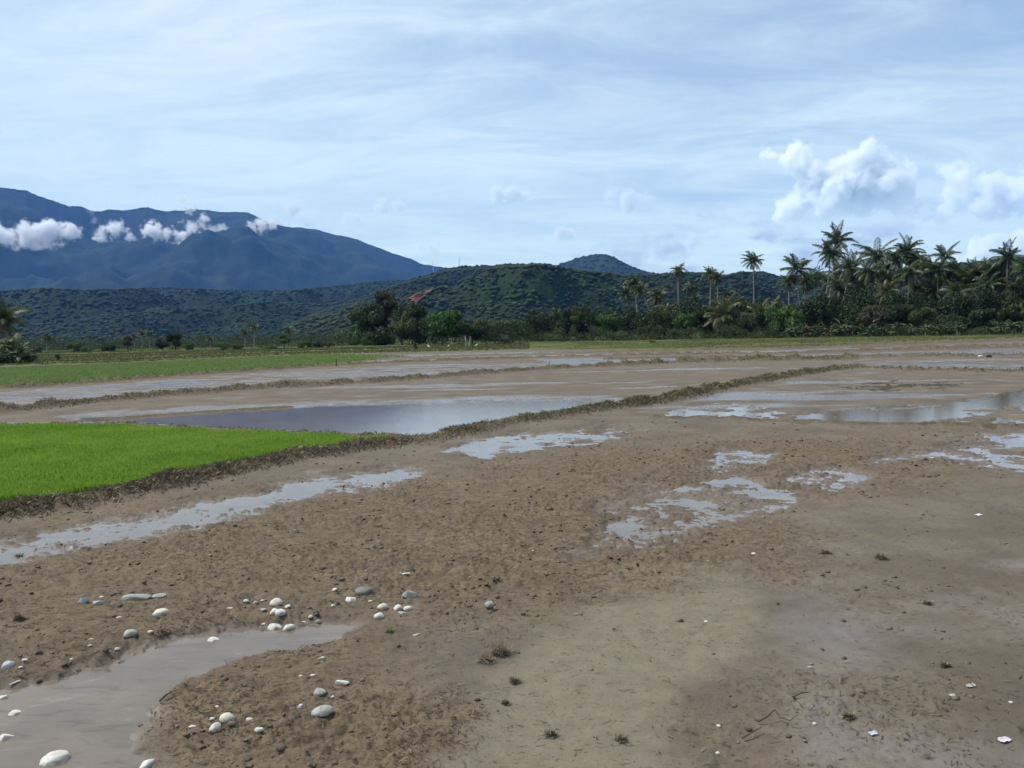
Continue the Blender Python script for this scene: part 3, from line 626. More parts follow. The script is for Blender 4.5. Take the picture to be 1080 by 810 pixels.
# ------------------------------------------------------------------ clouds
def cloud(px, py, wpx, dist, lobes, label, dens=.01, nscale=2.2, thick=.6, soft=1.0, seed=0, amp=1.0, wisp=0.0):
    """lobes: (x, z, r) in units of half the width; a puffy volume in its own box"""
    c = at_dist(px, py, dist); half = wpx / 2 / FPX * np.linalg.norm(c - [0, 0, CAM_H])
    zlo = min(l[1] - l[2] for l in lobes) - .12; zhi = max(l[1] + l[2] for l in lobes) + .15
    m = bpy.data.materials.new('cloud'); m.use_nodes = True; t = m.node_tree; t.nodes.clear()
    v = N(t, 'ShaderNodeTexCoord').outputs['Object']
    sc = N(t, 'ShaderNodeVectorMath', operation='SCALE'); L(t, v, sc.inputs[0]); sc.inputs['Scale'].default_value = 1.0 / half; vv = sc.outputs[0]
    f = None
    for (lx, lz, lr) in lobes:
        ds = N(t, 'ShaderNodeVectorMath', operation='DISTANCE'); L(t, vv, ds.inputs[0]); ds.inputs[1].default_value = (lx, random.uniform(-.1, .1) * thick, lz)
        q = M(t, 'SUBTRACT', lr + (.05 if dist > 9000 and wpx < 100 else 0), ds.outputs['Value'])
        if f is None: f = q
        else:
            n = t.nodes.new('ShaderNodeMath'); n.operation = 'SMOOTH_MAX'; L(t, f, n.inputs[0]); L(t, q, n.inputs[1]); n.inputs[2].default_value = .1; f = n.outputs[0]
    of = N(t, 'ShaderNodeVectorMath', operation='ADD'); L(t, vv, of.inputs[0]); of.inputs[1].default_value = (seed * 3.7, seed * 1.3, seed * 2.1)
    no = noise(t, of.outputs[0], nscale, 7, .62, .15)
    f = M(t, 'ADD', f, M(t, 'MULTIPLY', M(t, 'SUBTRACT', no, .525), 1.15 * amp))
    d = M(t, 'MULTIPLY', mapr(t, f, 0.0, .10 * soft), dens)
    sx = N(t, 'ShaderNodeSeparateXYZ'); L(t, vv, sx.inputs[0])
    d = M(t, 'MULTIPLY', d, mapr(t, sx.outputs[2], zlo + .08, zlo + .2))
    if wisp: d = M(t, 'MULTIPLY', d, mapr(t, noise(t, of.outputs[0], nscale * 1.7, 5, .6), .5 - wisp, .5 + wisp * .6))
    pv = N(t, 'ShaderNodeVolumePrincipled'); pv.inputs['Color'].default_value = (.88, .90, .90, 1) if (dist > 9000 and wpx < 90) else ((.975, .98, .985, 1) if dist > 9000 else (1, 1, 1, 1)); pv.inputs['Anisotropy'].default_value = .1  # small far puffs: their shade is put into the colour as greyer albedo
    L(t, d, pv.inputs['Density']); mo = N(t, 'ShaderNodeOutputMaterial'); L(t, pv.outputs[0], mo.inputs['Volume'])
    m.cycles.volume_step_rate = 0.45
    o = box_mesh('cloud', (-1.25 * half, -thick * half, zlo * half), (1.25 * half, thick * half, zhi * half), m)
    o.location = c; o.rotation_euler.z = -math.atan2(c[0], c[1])
    tag(o, label, 'cloud', 'clouds'); return o
FARC = 27000
cloud(895, 196, 160, FARC, [(-.55, -.16, .24), (-.2, -.02, .36), (.1, .06, .38), (.42, -.06, .32), (.68, -.14, .18), (-.8, .42, .14), (-.62, .38, .16), (-.4, .22, .2)], 'large bright cumulus cloud with a raised tuft at its left end', .009, 3.0, .5, 1.1, 1, 1.05)
cloud(1052, 206, 150, FARC, [(-.58, -.1, .16), (-.32, .10, .30), (-.1, 0, .34), (.3, .02, .3), (.7, .06, .36), (1.0, .0, .3)], 'cumulus cloud with grey underside running off the right edge of the sky', .008, 3.0, .5, 1.1, 2, 1.0)
cloud(1050, 268, 100, 20000, [(-.6, -.15, .25), (-.2, 0, .35), (.3, .05, .4), (.8, 0, .4)], 'low white cloud right above the wooded ridge behind the palms', .012, 2.6, .5, 1.0, 3)
cloud(725, 262, 190, FARC, [(-.8, .0, .14), (-.4, .03, .19), (.0, .0, .17), (.4, .02, .16), (.8, 0, .12)], 'faint flat cloud bank low above the ridge in the middle', .0022, 3.2, .4, 2.0, 4)
cloud(534, 206, 56, FARC, [(-.3, 0, .35), (.2, .02, .38), (.6, -.02, .25)], 'small grey cloud, highest of the tiny ones over the centre', .006, 2.4, .4, 2.5, 5)
cloud(662, 211, 76, FARC, [(-.45, .05, .25), (0, -.05, .32), (.5, -.05, .28)], 'small ragged grey cloud above the rounded hill', .006, 2.4, .4, 2.5, 6)
cloud(596, 246, 36, FARC, [(-.2, 0, .5), (.3, -.05, .4)], 'tiny grey puff of cloud left above the rounded hill', .006, 2.0, .4, 2.5, 7)
cloud(410, 218, 50, FARC, [(-.3, 0, .35), (.3, .0, .32)], 'pale faint cloud scrap right of the mountain crest', .005, 2.4, .4, 2.5, 8)
cloud(370, 232, 34, FARC, [(-.2, 0, .4), (.3, .1, .38)], 'pale cloud wisp close beside the mountain shoulder', .005, 2.4, .4, 2.5, 9)
cloud(450, 262, 44, FARC, [(-.3, 0, .32), (.3, .0, .35)], 'faint low cloud above the right foot of the mountain', .005, 2.4, .4, 2.5, 10)
MC = 6000
cloud(38, 249, 92, MC, [(-.85, -.06, .22), (-.5, -.02, .24), (-.1, .0, .26), (.2, .06, .28), (.52, .03, .22)], 'long white cloud lying on the mountainside at the left edge', .06, 3.4, .45, 1.8, 11, 1.0)
cloud(122, 245, 50, MC, [(-.5, -.12, .26), (0, .08, .38), (.45, -.15, .24), (-.1, .4, .15)], 'pointed white cloud on the mountainside, second from the left edge', .05, 3.4, .5, 2.2, 12, 1.2)
cloud(177, 245, 52, MC, [(-.5, .05, .38), (-.1, -.1, .3), (.4, -.2, .3)], 'rounded white cloud in the middle of the mountainside row', .06, 3.2, .5, 2.2, 13, 1.1)
cloud(212, 238, 58, MC, [(-.3, -.1, .3), (.1, .1, .28), (-.35, .5, .2), (.5, -.15, .26), (-.6, .8, .12)], 'ragged cloud climbing over the mountain crest, right of the rounded one', .035, 3.4, .5, 2.8, 14, 1.35)
cloud(98, 230, 26, MC, [(-.1, .4, .3), (.1, -.2, .34), (.4, -.6, .2)], 'thin wisp of cloud across the crest above the pointed cloud', .007, 2.4, .5, 2.5, 15, .9)
cloud(276, 238, 46, MC, [(-.4, -.12, .3), (0, 0, .34), (.4, .1, .3)], 'bright cloud hiding the right shoulder of the mountain crest', .05, 3.2, .5, 2.2, 16, 1.1)
cloud(306, 226, 66, 7900, [(-.35, -.25, .3), (.1, .15, .36), (.5, -.2, .26)], 'soft grey cloud rising just behind the mountain shoulder', .012, 2.4, .5, 2.4, 17, .8)

# ================================================================== plants
def leaf_cloud(rng, n, lobes, size):
    """n leaf clumps as bent quads over the shells of the lobes (x,y,z,rx,ry,rz)"""
    lobes = np.array(lobes, float); wgt = lobes[:, 3] * lobes[:, 5]; k = rng.choice(len(lobes), n, p=wgt / wgt.sum())
    d = rng.normal(size=(n, 3)); d /= np.linalg.norm(d, axis=1)[:, None]
    r = rng.uniform(.45, 1.08, n) ** .6
    c = lobes[k, :3] + d * lobes[k, 3:6] * r[:, None]
    a = rng.normal(size=(n, 3)); a = a - .35 * d; a /= np.linalg.norm(a, axis=1)[:, None]
    b = np.cross(a, d + rng.normal(size=(n, 3)) * .6); b /= np.linalg.norm(b, axis=1)[:, None] + 1e-9
    s = size * rng.uniform(.5, 1.3, n)[:, None]; nn = np.cross(a, b)
    V = np.stack([c - a * s, c + b * s * .55 + nn * s * .2, c + a * s, c - b * s * .55 + nn * s * .2], 1).reshape(-1, 3)
    return V, np.arange(n * 4).reshape(-1, 4)
def tube(P, Rr, seg=7):
    P = np.array(P, float); V = []; F = []
    for i, p in enumerate(P):
        t_ = P[min(i + 1, len(P) - 1)] - P[max(i - 1, 0)]; t_ /= np.linalg.norm(t_)
        u = np.cross(t_, [.3, 1, .1]); u /= np.linalg.norm(u); v = np.cross(t_, u)
        for k in range(seg):
            a = 2 * np.pi * k / seg; V.append(p + Rr[i] * (u * math.cos(a) + v * math.sin(a)))
    for i in range(len(P) - 1):
        for k in range(seg): F.append((i * seg + k, i * seg + (k + 1) % seg, (i + 1) * seg + (k + 1) % seg, (i + 1) * seg + k))
    V.append(P[-1]); e = len(V) - 1
    for k in range(seg): F.append(((len(P) - 1) * seg + k, (len(P) - 1) * seg + (k + 1) % seg, e, e))
    return np.array(V), [f for f in F]
def tube_mesh(name, tubes, mat, parent=None):
    Vs, Q, T, o_ = [], [], [], 0
    for P, Rr, sg in tubes:
        V, F = tube(P, Rr, sg)
        for f in F:
            f = tuple(i + o_ for i in f)
            if f[2] == f[3]: T.append(f[:3])
            else: Q.append(f)
        Vs.append(V); o_ += len(V)
    return mesh_np(name, np.vstack(Vs), [np.array(Q), np.array(T)], mat, True, parent)

CROWNS = {}
def broad_crown(kind, seed):
    key = (kind, seed)
    if key in CROWNS: return CROWNS[key]
    rng = np.random.default_rng(100 + seed); lobes = []
    if kind in ('round', 'dome'):
        for i in range(11):
            a = rng.uniform(0, 2 * np.pi); q = rng.uniform(.1, .62); zz = rng.uniform(.30, .84) if kind == 'round' else rng.uniform(.22, .74)
            sh = math.sqrt(max(.15, 1 - ((zz - .5) / .55) ** 2)); lobes.append((math.cos(a) * q * sh, math.sin(a) * q * sh, zz, rng.uniform(.2, .36), rng.uniform(.2, .36), rng.uniform(.11, .19)))
    elif kind == 'tall':
        for i in range(13):
            zz = rng.uniform(.28, .92); sh = 1.05 - abs(zz - .5) * 1.1; a = rng.uniform(0, 6.28); q = rng.uniform(.1, .6) * sh
            lobes.append((math.cos(a) * q, math.sin(a) * q, zz, rng.uniform(.18, .32), rng.uniform(.18, .32), rng.uniform(.07, .13)))
    elif kind == 'bush':
        for i in range(8):
            a = rng.uniform(0, 6.28); q = rng.uniform(.1, .68); zz = rng.uniform(.12, .70) * (1 - q * .4)
            lobes.append((math.cos(a) * q, math.sin(a) * q, zz, rng.uniform(.22, .38), rng.uniform(.22, .38), rng.uniform(.18, .3)))
    n = {'round': 5200, 'dome': 5200, 'tall': 5200, 'bush': 2600}[kind]
    V, F = leaf_cloud(rng, n, lobes, .048)
    CROWNS[key] = (V, F); return V, F
CM = {}
def broadleaf(px, base, top, wpx, mat, kind, seed, name, label, cat='tree', group=None):
    b = gp(px, base); D = math.hypot(b[0], b[1]); tp = at_dist(px, top, D); H = max(.4, tp[2]); Wd = wpx / FPX * D * .55
    g0 = gz(b[0], b[1])
    r = empty(name, (b[0], b[1], g0 - .05), label, cat, group)
    key = (kind, seed % 6, mat.name)
    if key not in CM:
        V, F = broad_crown(kind, seed % 6); CM[key] = data_np('crown', V, F, mat)
    c = link('crown', CM[key], r, (0, 0, 0), (Wd, Wd, H), random.uniform(0, 6.28))
    rng = np.random.default_rng(seed + 900)
    tr = .022 * H + .05; tubes = [([(0, 0, 0), (rng.uniform(-.03, .03) * H, 0, .3 * H), (rng.uniform(-.05, .05) * H, .02 * H, .7 * H)], [tr, tr * .75, tr * .35], 7)]
    for k in range(4):
        a = rng.uniform(0, 6.28); tubes.append(([(0, 0, rng.uniform(.22, .4) * H), (math.cos(a) * Wd * .5, math.sin(a) * Wd * .5, .66 * H)], [tr * .5, tr * .15], 5))
    tube_mesh('trunk', tubes, M_BARKD, r)
    return r

def palm_crown_data(seed, mat, droop=0.0, sparse=False):
    rng = np.random.default_rng(300 + seed); Vs = []; Q = []; o_ = 0
    nf = 20 if sparse else 30; drop = rng.uniform(.05, .28); az0 = rng.uniform(0, 6.28); lop = rng.uniform(0, .35)
    for i in range(nf):
        a = i * 2.399 + rng.uniform(-.25, .25); e = R(86 - 112 * ((i + .5) / nf) ** (1.15) + rng.uniform(-9, 9)) - droop * .35
        if rng.random() < drop: continue
        e += lop * math.cos(a - az0); Lf = rng.uniform(.72, 1.15); n = 15; hd = np.array([math.cos(a), math.sin(a), 0]); side = np.array([-hd[1], hd[0], 0])
        pts = []; p = np.zeros(3); ang = e; bend = rng.uniform(.05, .115) + droop * .025
        for k in range(n + 1):
            pts.append(p.copy()); p = p + (hd * math.cos(ang) + np.array([0, 0, 1]) * math.sin(ang)) * Lf / n; ang -= bend * (.5 + k / n)
        tw = rng.uniform(-.5, .5)
        for k in range(n):         # rachis strip
            wd = .018 * (1 - k / n) + .005
            Vs += [pts[k] - side * wd, pts[k] + side * wd, pts[k + 1] + side * wd * .8, pts[k + 1] - side * wd * .8]; Q.append((o_, o_ + 1, o_ + 2, o_ + 3)); o_ += 4
        for k in range(2, n + 1):
            f = k / n; ll = .25 * math.sin(math.pi * min(1, f * .82 + .16)) ** .7 * rng.uniform(.8, 1.1)
            tdir = pts[min(k, n)] - pts[max(k - 1, 0)]; tdir /= np.linalg.norm(tdir)
            for sgn in (-1, 1):
                for sub in (0, .5):
                    q0 = pts[k] - tdir * (Lf / n) * sub
                    dr = sgn * side * (1 - .2 * f) + tdir * (.45 + .5 * f) + np.array([0, 0, -.55 - .3 * rng.random() + sgn * tw * .5]); dr /= np.linalg.norm(dr)
                    tip = q0 + dr * ll; mid = q0 + dr * ll * .5 + np.array([0, 0, .03]) ; wv_ = tdir * .019
                    Vs += [q0 - wv_ * .6, mid - wv_, tip + np.array([0, 0, -.03]), mid + wv_]; Q.append((o_, o_ + 1, o_ + 2, o_ + 3)); o_ += 4
    return data_np('crown', np.array(Vs), np.array(Q), mat)
def dead_skirt(seed):
    rng = np.random.default_rng(500 + seed); Vs = []; Q = []; o_ = 0
    for i in range(6):
        a = rng.uniform(0, 6.28); hd = np.array([math.cos(a), math.sin(a), 0]); side = np.array([-hd[1], hd[0], 0])
        for k in range(10):
            z0 = -.08 - .06 * k; x0 = .12 + .02 * k
            for sgn in (-1, 1):
                q = hd * x0 + np.array([0, 0, z0]); tip = q + side * sgn * .10 + np.array([0, 0, -.16]) + rng.normal(0, .02, 3)
                Vs += [q, q + np.array([0, 0, -.04]), tip, tip + np.array([0, 0, .03])]; Q.append((o_, o_ + 1, o_ + 2, o_ + 3)); o_ += 4
    return data_np('dead_fronds', np.array(Vs), np.array(Q), M_DEAD)
PC = [palm_crown_data(i, M_PALM, [0, .35, .8, 0.1][i % 4] + .15 * (i // 4 % 2), i % 4 == 3) for i in range(12)]
PCY = [palm_crown_data(i + 40, M_PALMY, [.2, .6][i]) for i in range(2)]
PCB = palm_crown_data(20, M_DEAD, .6)
DS = [dead_skirt(i) for i in range(3)]
def nuts_data():
    rng = np.random.default_rng(9); c = rng.normal(0, .07, (9, 3)) + [0, 0, -.06]; V, F = scatter_ico(c, np.full(9, .045), ICO1, 3, 1.15, .05); return data_np('coconuts', V, F, M_PALMY, True)
NUTS = nuts_data()
def palm(cx, cy, mx, my, bx, by, rad, var, label, group='coconut palms of the grove', dead=True, depth=0.0):
    """crown centre, a point on the trunk, base, all in photo pixels; rad = frond reach in pixels"""
    b = gp(bx, by); D = math.hypot(b[0], b[1]) + depth
    k = D / math.hypot(b[0], b[1]); b = b * [k, k, 0]
    top = at_dist(cx, cy, D); mid = at_dist(mx, my, D)
    # sideways lean seen in the photo plus a little lean in depth
    ln = random.uniform(-.05, .05) * top[2]; dirv = np.array([b[0], b[1], 0]) / D
    top = top + dirv * ln
    r = empty('coconut_palm', (b[0], b[1], .0), label, 'palm tree', group)
    P0 = np.array([0, 0, -.1]); P2 = top - b; Pm = mid - b + dirv * ln * .5
    pts = []
    for t_ in np.linspace(0, 1, 9):
        # quadratic through base, middle, top (Lagrange in relative height)
        hm = np.clip(Pm[2] / P2[2], .2, .8)
        l0 = (t_ - hm) * (t_ - 1) / (hm); l1 = t_ * (t_ - 1) / (hm * (hm - 1)); l2 = t_ * (t_ - hm) / (1 - hm)
        pts.append(P0 * l0 + Pm * l1 + P2 * l2)
    pts = np.array(pts); pts[:, 2] = np.linspace(-.1, P2[2] - .05, 9)
    q_ = min(1.0, P2[2] / 9 + .12); rr = np.linspace(.17, .11, 9) * q_; rr[0] = .26 * q_
    tube_mesh('trunk', [(pts, rr, 8)], M_BARK, r)
    s = rad / FPX * D
    me = PC[var + 4 * random.randrange(3)] if var < 4 else (PCY[var - 4] if var < 6 else PCB)
    s1 = s * random.uniform(1.0, 1.16)
    link('crown', me, r, tuple(P2), (s1, s1, s1), random.uniform(0, 6.28))
    if dead: link('dead_fronds', random.choice(DS), r, tuple(P2), (s, s, s), random.uniform(0, 6.28))
    link('coconuts', NUTS, r, tuple(P2 - [0, 0, .02 * s]), (s, s, s), random.uniform(0, 6.28))
    return r
PALMS = [
 (883, 254, 878, 290, 870, 353, 17, 0, 'tallest coconut palm of the grove, its crown above all others'),
 (875.5, 268, 873, 300, 860, 353.5, 17, 1, 'coconut palm leaning left below the tallest crown, long bare pale trunk'),
 (897, 283, 892.5, 303, 884, 353.5, 17, 0, 'slanting coconut palm just right of the tallest, crown lower and dark'),
 (841, 284, 842, 312, 855, 354, 19, 3, 'open airy coconut palm at the left end of the tall cluster'),
 (850, 296, 851, 320, 853, 354, 14, 2, 'shorter drooping palm tucked behind the airy palm of the tall cluster'),
 (925, 270, 923, 300, 920, 353, 20, 2, 'big shaggy coconut palm with heavy drooping crown over a straight trunk'),
 (947, 274, 948, 305, 944, 353, 15, 1, 'coconut palm right beside the shaggy one, crown half overlapped'),
 (956.5, 266, 954, 295, 948, 353, 16, 0, 'tall coconut palm with slim slanting trunk in the middle of the right grove'),
 (966, 273, 966, 310, 965, 353, 14, 2, 'coconut palm with drooping crown pressed against the slim slanting one'),
 (978, 281, 977, 310, 975, 352.8, 14, 2, 'ragged coconut palm with hanging fronds left of the star-shaped crown'),
 (996, 270, 997, 310, 996, 352.5, 16, 3, 'coconut palm with a clear star-shaped crown against white cloud'),
 (1001, 291, 999, 318, 995, 352.5, 18, 1, 'coconut palm directly below the star-shaped crown'),
 (1020, 298, 1024, 320, 1021, 352, 20, 4, 'yellowish coconut palm with wide spread fronds, short pale trunk'),
 (1034, 287, 1034, 320, 1036, 352, 16, 1, 'dark coconut palm behind the yellowish wide one'),
 (1062.5, 272, 1062, 310, 1064, 351.5, 17, 0, 'tall coconut palm standing against the hill at the right edge'),
 (1056, 298, 1053, 322, 1051, 351.5, 18, 4, 'coconut palm with arched yellow-green fronds under the right edge one'),
 (1060, 309, 1046, 328, 1032, 350.5, 13, 2, 'strongly leaning palm whose white trunk crosses low to the right'),
 (1072, 306, 1070, 330, 1069, 351.5, 16, 5, 'rusty brown coconut palm at the right picture edge'),
 (967, 305, 966, 325, 965, 353, 17, 5, 'low coconut palm under the middle of the right grove'),
 (910, 303, 910, 325, 908, 353.5, 16, 2, 'dim low coconut palm between the slanting and the shaggy ones'),
 (938, 296, 938, 320, 937, 353.5, 14, 1, 'palm crown filling the gap below the shaggy one'),
 (984, 308, 984, 330, 985, 353, 15, 4, 'low yellowish palm between the two middle groups of the right grove'),
 (1084, 285, 1082, 320, 1080, 351.5, 16, 1, 'coconut palm cut by the right edge of the picture'),
 (867, 318, 867, 335, 867, 354.5, 12, 5, 'stunted palm in front of the leaning trunks'),
 (794.5, 275, 795, 305, 795, 355, 12, 1, 'solitary tall coconut palm crown standing free left of the grove'),
 (715.3, 285, 715.6, 320, 718, 356.5, 11, 2, 'slender coconut palm with tall thin straight trunk in the middle belt'),
 (668.5, 298, 671, 320, 675, 357, 12, 2, 'dark coconut palm, highest of the trio in the middle belt'),
 (660.5, 310, 661.5, 328, 662, 357, 12, 3, 'coconut palm, leftmost and lowest of the trio in the middle belt'),
 (675.5, 306, 684, 325, 694, 357, 12, 0, 'coconut palm of the middle trio with trunk leaning far to the right'),
 (694, 312, 694, 330, 695, 357, 13, 5, 'bushy olive palm just right of the leaning trio'),
 (729, 303, 729, 325, 730, 356, 11, 2, 'dim coconut palm right of the slender tall one'),
 (733.5, 317, 733, 332, 734, 356, 9, 1, 'small dim palm, lower neighbour right of the slender tall one'),
 (750, 289, 749, 318, 748, 356, 10, 1, 'coconut palm with dark narrow crown, left of a close pair'),
 (757, 293, 757, 318, 757, 356, 10, 5, 'coconut palm with dark narrow crown, right of a close pair'),
 (766, 311, 766, 330, 766, 356, 11, 2, 'mid-height palm below the close pair'),
 (762, 334, 762, 345, 762, 357.5, 21, 4, 'squat palm with huge splayed fronds near the grass, front left'),
 (802, 334, 801, 345, 800, 356.5, 20, 4, 'squat palm with huge splayed fronds near the grass, front right'),
 (603, 330, 603, 345, 603, 359, 10, 1, 'low palm among the bushes of the middle belt, left one'),
 (631, 341, 631, 350, 631, 359, 11, 1, 'low palm among the bushes of the middle belt, front one'),
 (916, 287, 916, 310, 914, 353.8, 15, 2, 'dim drooping palm wedged left of the shaggy tall one, half its height'),
 (935, 309, 935, 325, 934, 353.5, 14, 4, 'low yellowish palm right under the shaggy tall one'),
 (959, 287, 958, 315, 957, 353.2, 15, 2, 'palm crown hanging directly below the slim slanting tall one'),
 (989, 287, 989, 315, 990, 352.8, 15, 1, 'palm crown just left below the star-shaped one'),
 (1010, 309, 1010, 325, 1010, 352.5, 15, 2, 'dark low palm left of the yellowish wide one'),
 (1042, 301, 1042, 322, 1043, 352, 15, 2, 'drooping palm between the yellowish wide one and the arched one'),
 (1047, 285, 1047, 315, 1048, 351.8, 14, 1, 'palm crown dark against the right hill, left of the right edge tall one'),
 (886, 304, 886, 325, 885, 353.8, 15, 2, 'low drooping palm between the leaning and the slanting trunks'),
 (817, 324, 817, 340, 817, 355.6, 14, 1, 'low dark palm left of the broad bright tree'),
 (775, 322, 775, 338, 775, 356.2, 13, 2, 'low palm midway between the two squat ones'),
 (705, 330, 705, 345, 705, 357.2, 12, 4, 'low olive palm left of the slender trunk'),
 (646, 338, 646, 350, 646, 358.5, 11, 1, 'low dark palm left of the middle trio'),
 (590, 334, 590, 350, 590, 359.4, 10, 2, 'low dark palm, first from the left in the middle belt'),
 (832, 297, 832, 320, 832, 355, 12, 1, 'small dark palm at the left foot of the airy one'),
]
for i, p in enumerate(PALMS): palm(*p, depth=-7 if i in (0, 1, 2, 3, 16, 28) else random.uniform(0, 6))
for i in range(18):
    cx_ = 846 + i * 13 + random.uniform(-4, 4); by_ = np.interp(cx_, [840, 1000, 1090], [353.8, 352.3, 351.4])
    palm(cx_, random.uniform(282, 304), cx_ + random.uniform(-2, 2), 325, cx_ + random.uniform(-6, 6), by_, 12.5, random.randrange(4), 'dim coconut palm deep inside the crowded right grove, half hidden by nearer palms', 'half hidden palms inside the right grove', depth=random.uniform(4, 20))
# left clump at the picture edge
palm(3, 338, -3, 360, -5, 382, 23, 0, 'dark young palm with arching crown at the far left edge of the picture', group=None)
FARP = [(268, 346, 268, 368, 7, 'thin dark palm alone against the foothill, right one of two'), (258.5, 351, 258, 368.5, 6, 'thin dark palm against the foothill, left one of two'),
        (150, 352, 150, 370, 6, 'small palm with thin trunk in the far left tree line'), (158, 353, 158, 370, 6, 'small palm right beside the thin one in the far left tree line'),
        (142, 355, 142, 370, 5, 'lowest palm of the three in the far left tree line'), (222, 359, 222, 369, 6, 'small dark palm standing free right of the far dark tree'),
        (303, 350, 303, 367, 7, 'palm-like young tree standing over the green shrubs at left'), (49, 357, 49, 371, 6, 'small palm over scrub left of the far tree line')]
for (x, y, bx, by, rd, lb) in FARP: palm(x, y, (x + bx) / 2, (y + by) / 2, bx, by, rd, 1, lb, group='small far palms at left', dead=False)

TREES = [ # px, base, top, width, material, kind, name, label
 (370, 364.5, 337, 42, M_LEAF_G, 'bush', 'bushy tree with sunlit left side at the left end of the grove'),
 (391, 364, 319, 54, M_LEAF_D, 'round', 'dark green tree, second from the left end of the grove'),
 (408, 363.5, 308, 48, M_LEAF_B, 'tall', 'tallest tree of the grove, thin brownish crown'),
 (424, 364, 320, 46, M_LEAF_O, 'round', 'olive tree in front of the brownish tall one'),
 (442, 363.5, 320, 46, M_LEAF_D, 'tall', 'dark tree under the red earth scar'),
 (466, 364.5, 322, 58, M_LEAF_G, 'round', 'round green shade tree with short dark trunk'),
 (498, 363.5, 333, 54, M_LEAF_O, 'dome', 'low olive tree right of the round shade tree'),
 (522, 362.5, 334, 50, M_LEAF_O, 'dome', 'low broad tree in the middle of the grove end'),
 (541, 361.5, 334, 36, M_LEAF_G, 'dome', 'low green tree at the right end of the grove'),
 (404, 364.5, 335, 34, M_LEAF_D, 'bush', 'dense dark understory tree below the brownish crown'),
 (384, 364.8, 342, 26, M_LEAF_G, 'bush', 'green bush at the foot of the second tree of the grove'),
 (572, 359.8, 322, 40, M_LEAF_D, 'round', 'dark round tree, first right of the gap beside the grove'),
 (596, 359.5, 324, 34, M_LEAF_D, 'round', 'dark round tree, second right of the gap beside the grove'),
 (612, 359.3, 321, 30, M_LEAF_O, 'tall', 'upright tree behind the low palm of the middle belt'),
 (640, 359, 330, 34, M_LEAF_G, 'round', 'green tree left of the middle palm trio'),
 (585, 360, 342, 32, M_LEAF_G, 'bush', 'bright bush in front of the two dark round trees'),
 (655, 359.2, 343, 30, M_LEAF_G, 'bush', 'green bush at the foot of the middle palm trio'),
 (700, 358, 318, 34, M_LEAF_O, 'round', 'olive tree right of the leaning trunk'),
 (678, 358.5, 334, 34, M_LEAF_D, 'round', 'dark tree between the trunks of the middle trio'),
 (724, 358, 330, 32, M_LEAF_G, 'round', 'green tree behind the slender tall palm trunk'),
 (744, 357.5, 325, 32, M_LEAF_D, 'round', 'dark tree left of the front squat palm'),
 (782, 357, 318, 36, M_LEAF_O, 'round', 'olive tree between the two squat palms'),
 (828, 356.3, 309, 46, M_LEAF_G, 'dome', 'broad bright green tree left of the tall palm cluster'),
 (808, 356.5, 322, 32, M_LEAF_D, 'round', 'dark tree left behind the broad bright green one'),
 (922, 354.8, 317, 52, M_LEAF_B, 'dome', 'wide brownish tree below the shaggy palm'),
 (950, 354.3, 320, 36, M_LEAF_D, 'round', 'very dark tree right of the wide brownish one'),
 (972, 354, 323, 34, M_LEAF_O, 'round', 'olive tree under the middle of the right grove'),
 (898, 354.8, 325, 30, M_LEAF_D, 'tall', 'dark tree behind the slanting palm trunk'),
 (1000, 353.8, 326, 36, M_LEAF_D, 'round', 'dark tree under the star-shaped palm'),
 (1030, 353.2, 322, 38, M_LEAF_D, 'round', 'dark tree left of the leaning white trunk'),
 (1062, 352.6, 320, 36, M_LEAF_D, 'round', 'dark tree behind the right edge palms'),
 (1090, 352.4, 315, 36, M_LEAF_O, 'round', 'olive tree cut by the right edge'),
 (185, 370, 350, 22, M_LEAF_D, 'round', 'dark dense round tree in the far left tree line'),
 (172, 370, 354, 16, M_LEAF_D, 'round', 'smaller dark tree touching the far dense round one'),
 (135, 370.5, 354, 14, M_LEAF_B, 'tall', 'brownish small tree left of the far small palms'),
 (112, 371, 360, 18, M_LEAF_D, 'bush', 'dark low bush left in the far tree line'),
 (198, 370, 357, 14, M_LEAF_G, 'bush', 'green shrub right of the far dense round tree'),
 (235, 369.5, 359, 20, M_LEAF_G, 'bush', 'pale green shrub halfway along the far left field edge'),
 (252, 369.2, 361, 18, M_LEAF_O, 'bush', 'olive shrub under the two thin dark palms'),
 (282, 368.8, 361, 26, M_LEAF_G, 'bush', 'low green shrub left of the palm-like young tree'),
 (300, 368.2, 351, 20, M_LEAF_G, 'tall', 'leafy green tree, tallest of the shrubs at left centre'),
 (319, 367.8, 355, 20, M_LEAF_G, 'bush', 'rounded shrub right of the tallest leafy one'),
 (335, 367, 358, 18, M_LEAF_D, 'bush', 'dark shrub near the left end of the grove'),
 (348, 366.4, 359, 14, M_LEAF_O, 'bush', 'small olive shrub touching the grove at its left'),
 (80, 371.5, 358, 16, M_LEAF_O, 'bush', 'dull shrub at the left part of the far tree line'),
 (92, 371.3, 362, 14, M_LEAF_G, 'bush', 'little green shrub between dull and dark far ones'),
 (14, 383.5, 362, 44, M_LEAF_D, 'bush', 'dark bush filling the left clump between the banana stems'),
 (34, 372.5, 362, 18, M_LEAF_O, 'bush', 'olive scrub right of the left edge palm clump'),
 (61, 381, 372.5, 7, M_LEAF_G, 'tall', 'small lone sapling on the terrace bund at left'),
 (438, 370, 361, 6, M_LEAF_O, 'tall', 'thin sapling on the grass before the grove'),
]
for i, (px, base, top, wd, mt, kd, lb) in enumerate(TREES):
    bushy = kd == 'bush'
    broadleaf(px, base, top, wd, mt, kd, i, 'shrub' if bushy else 'broadleaf_tree', lb, 'bush' if bushy else 'tree')

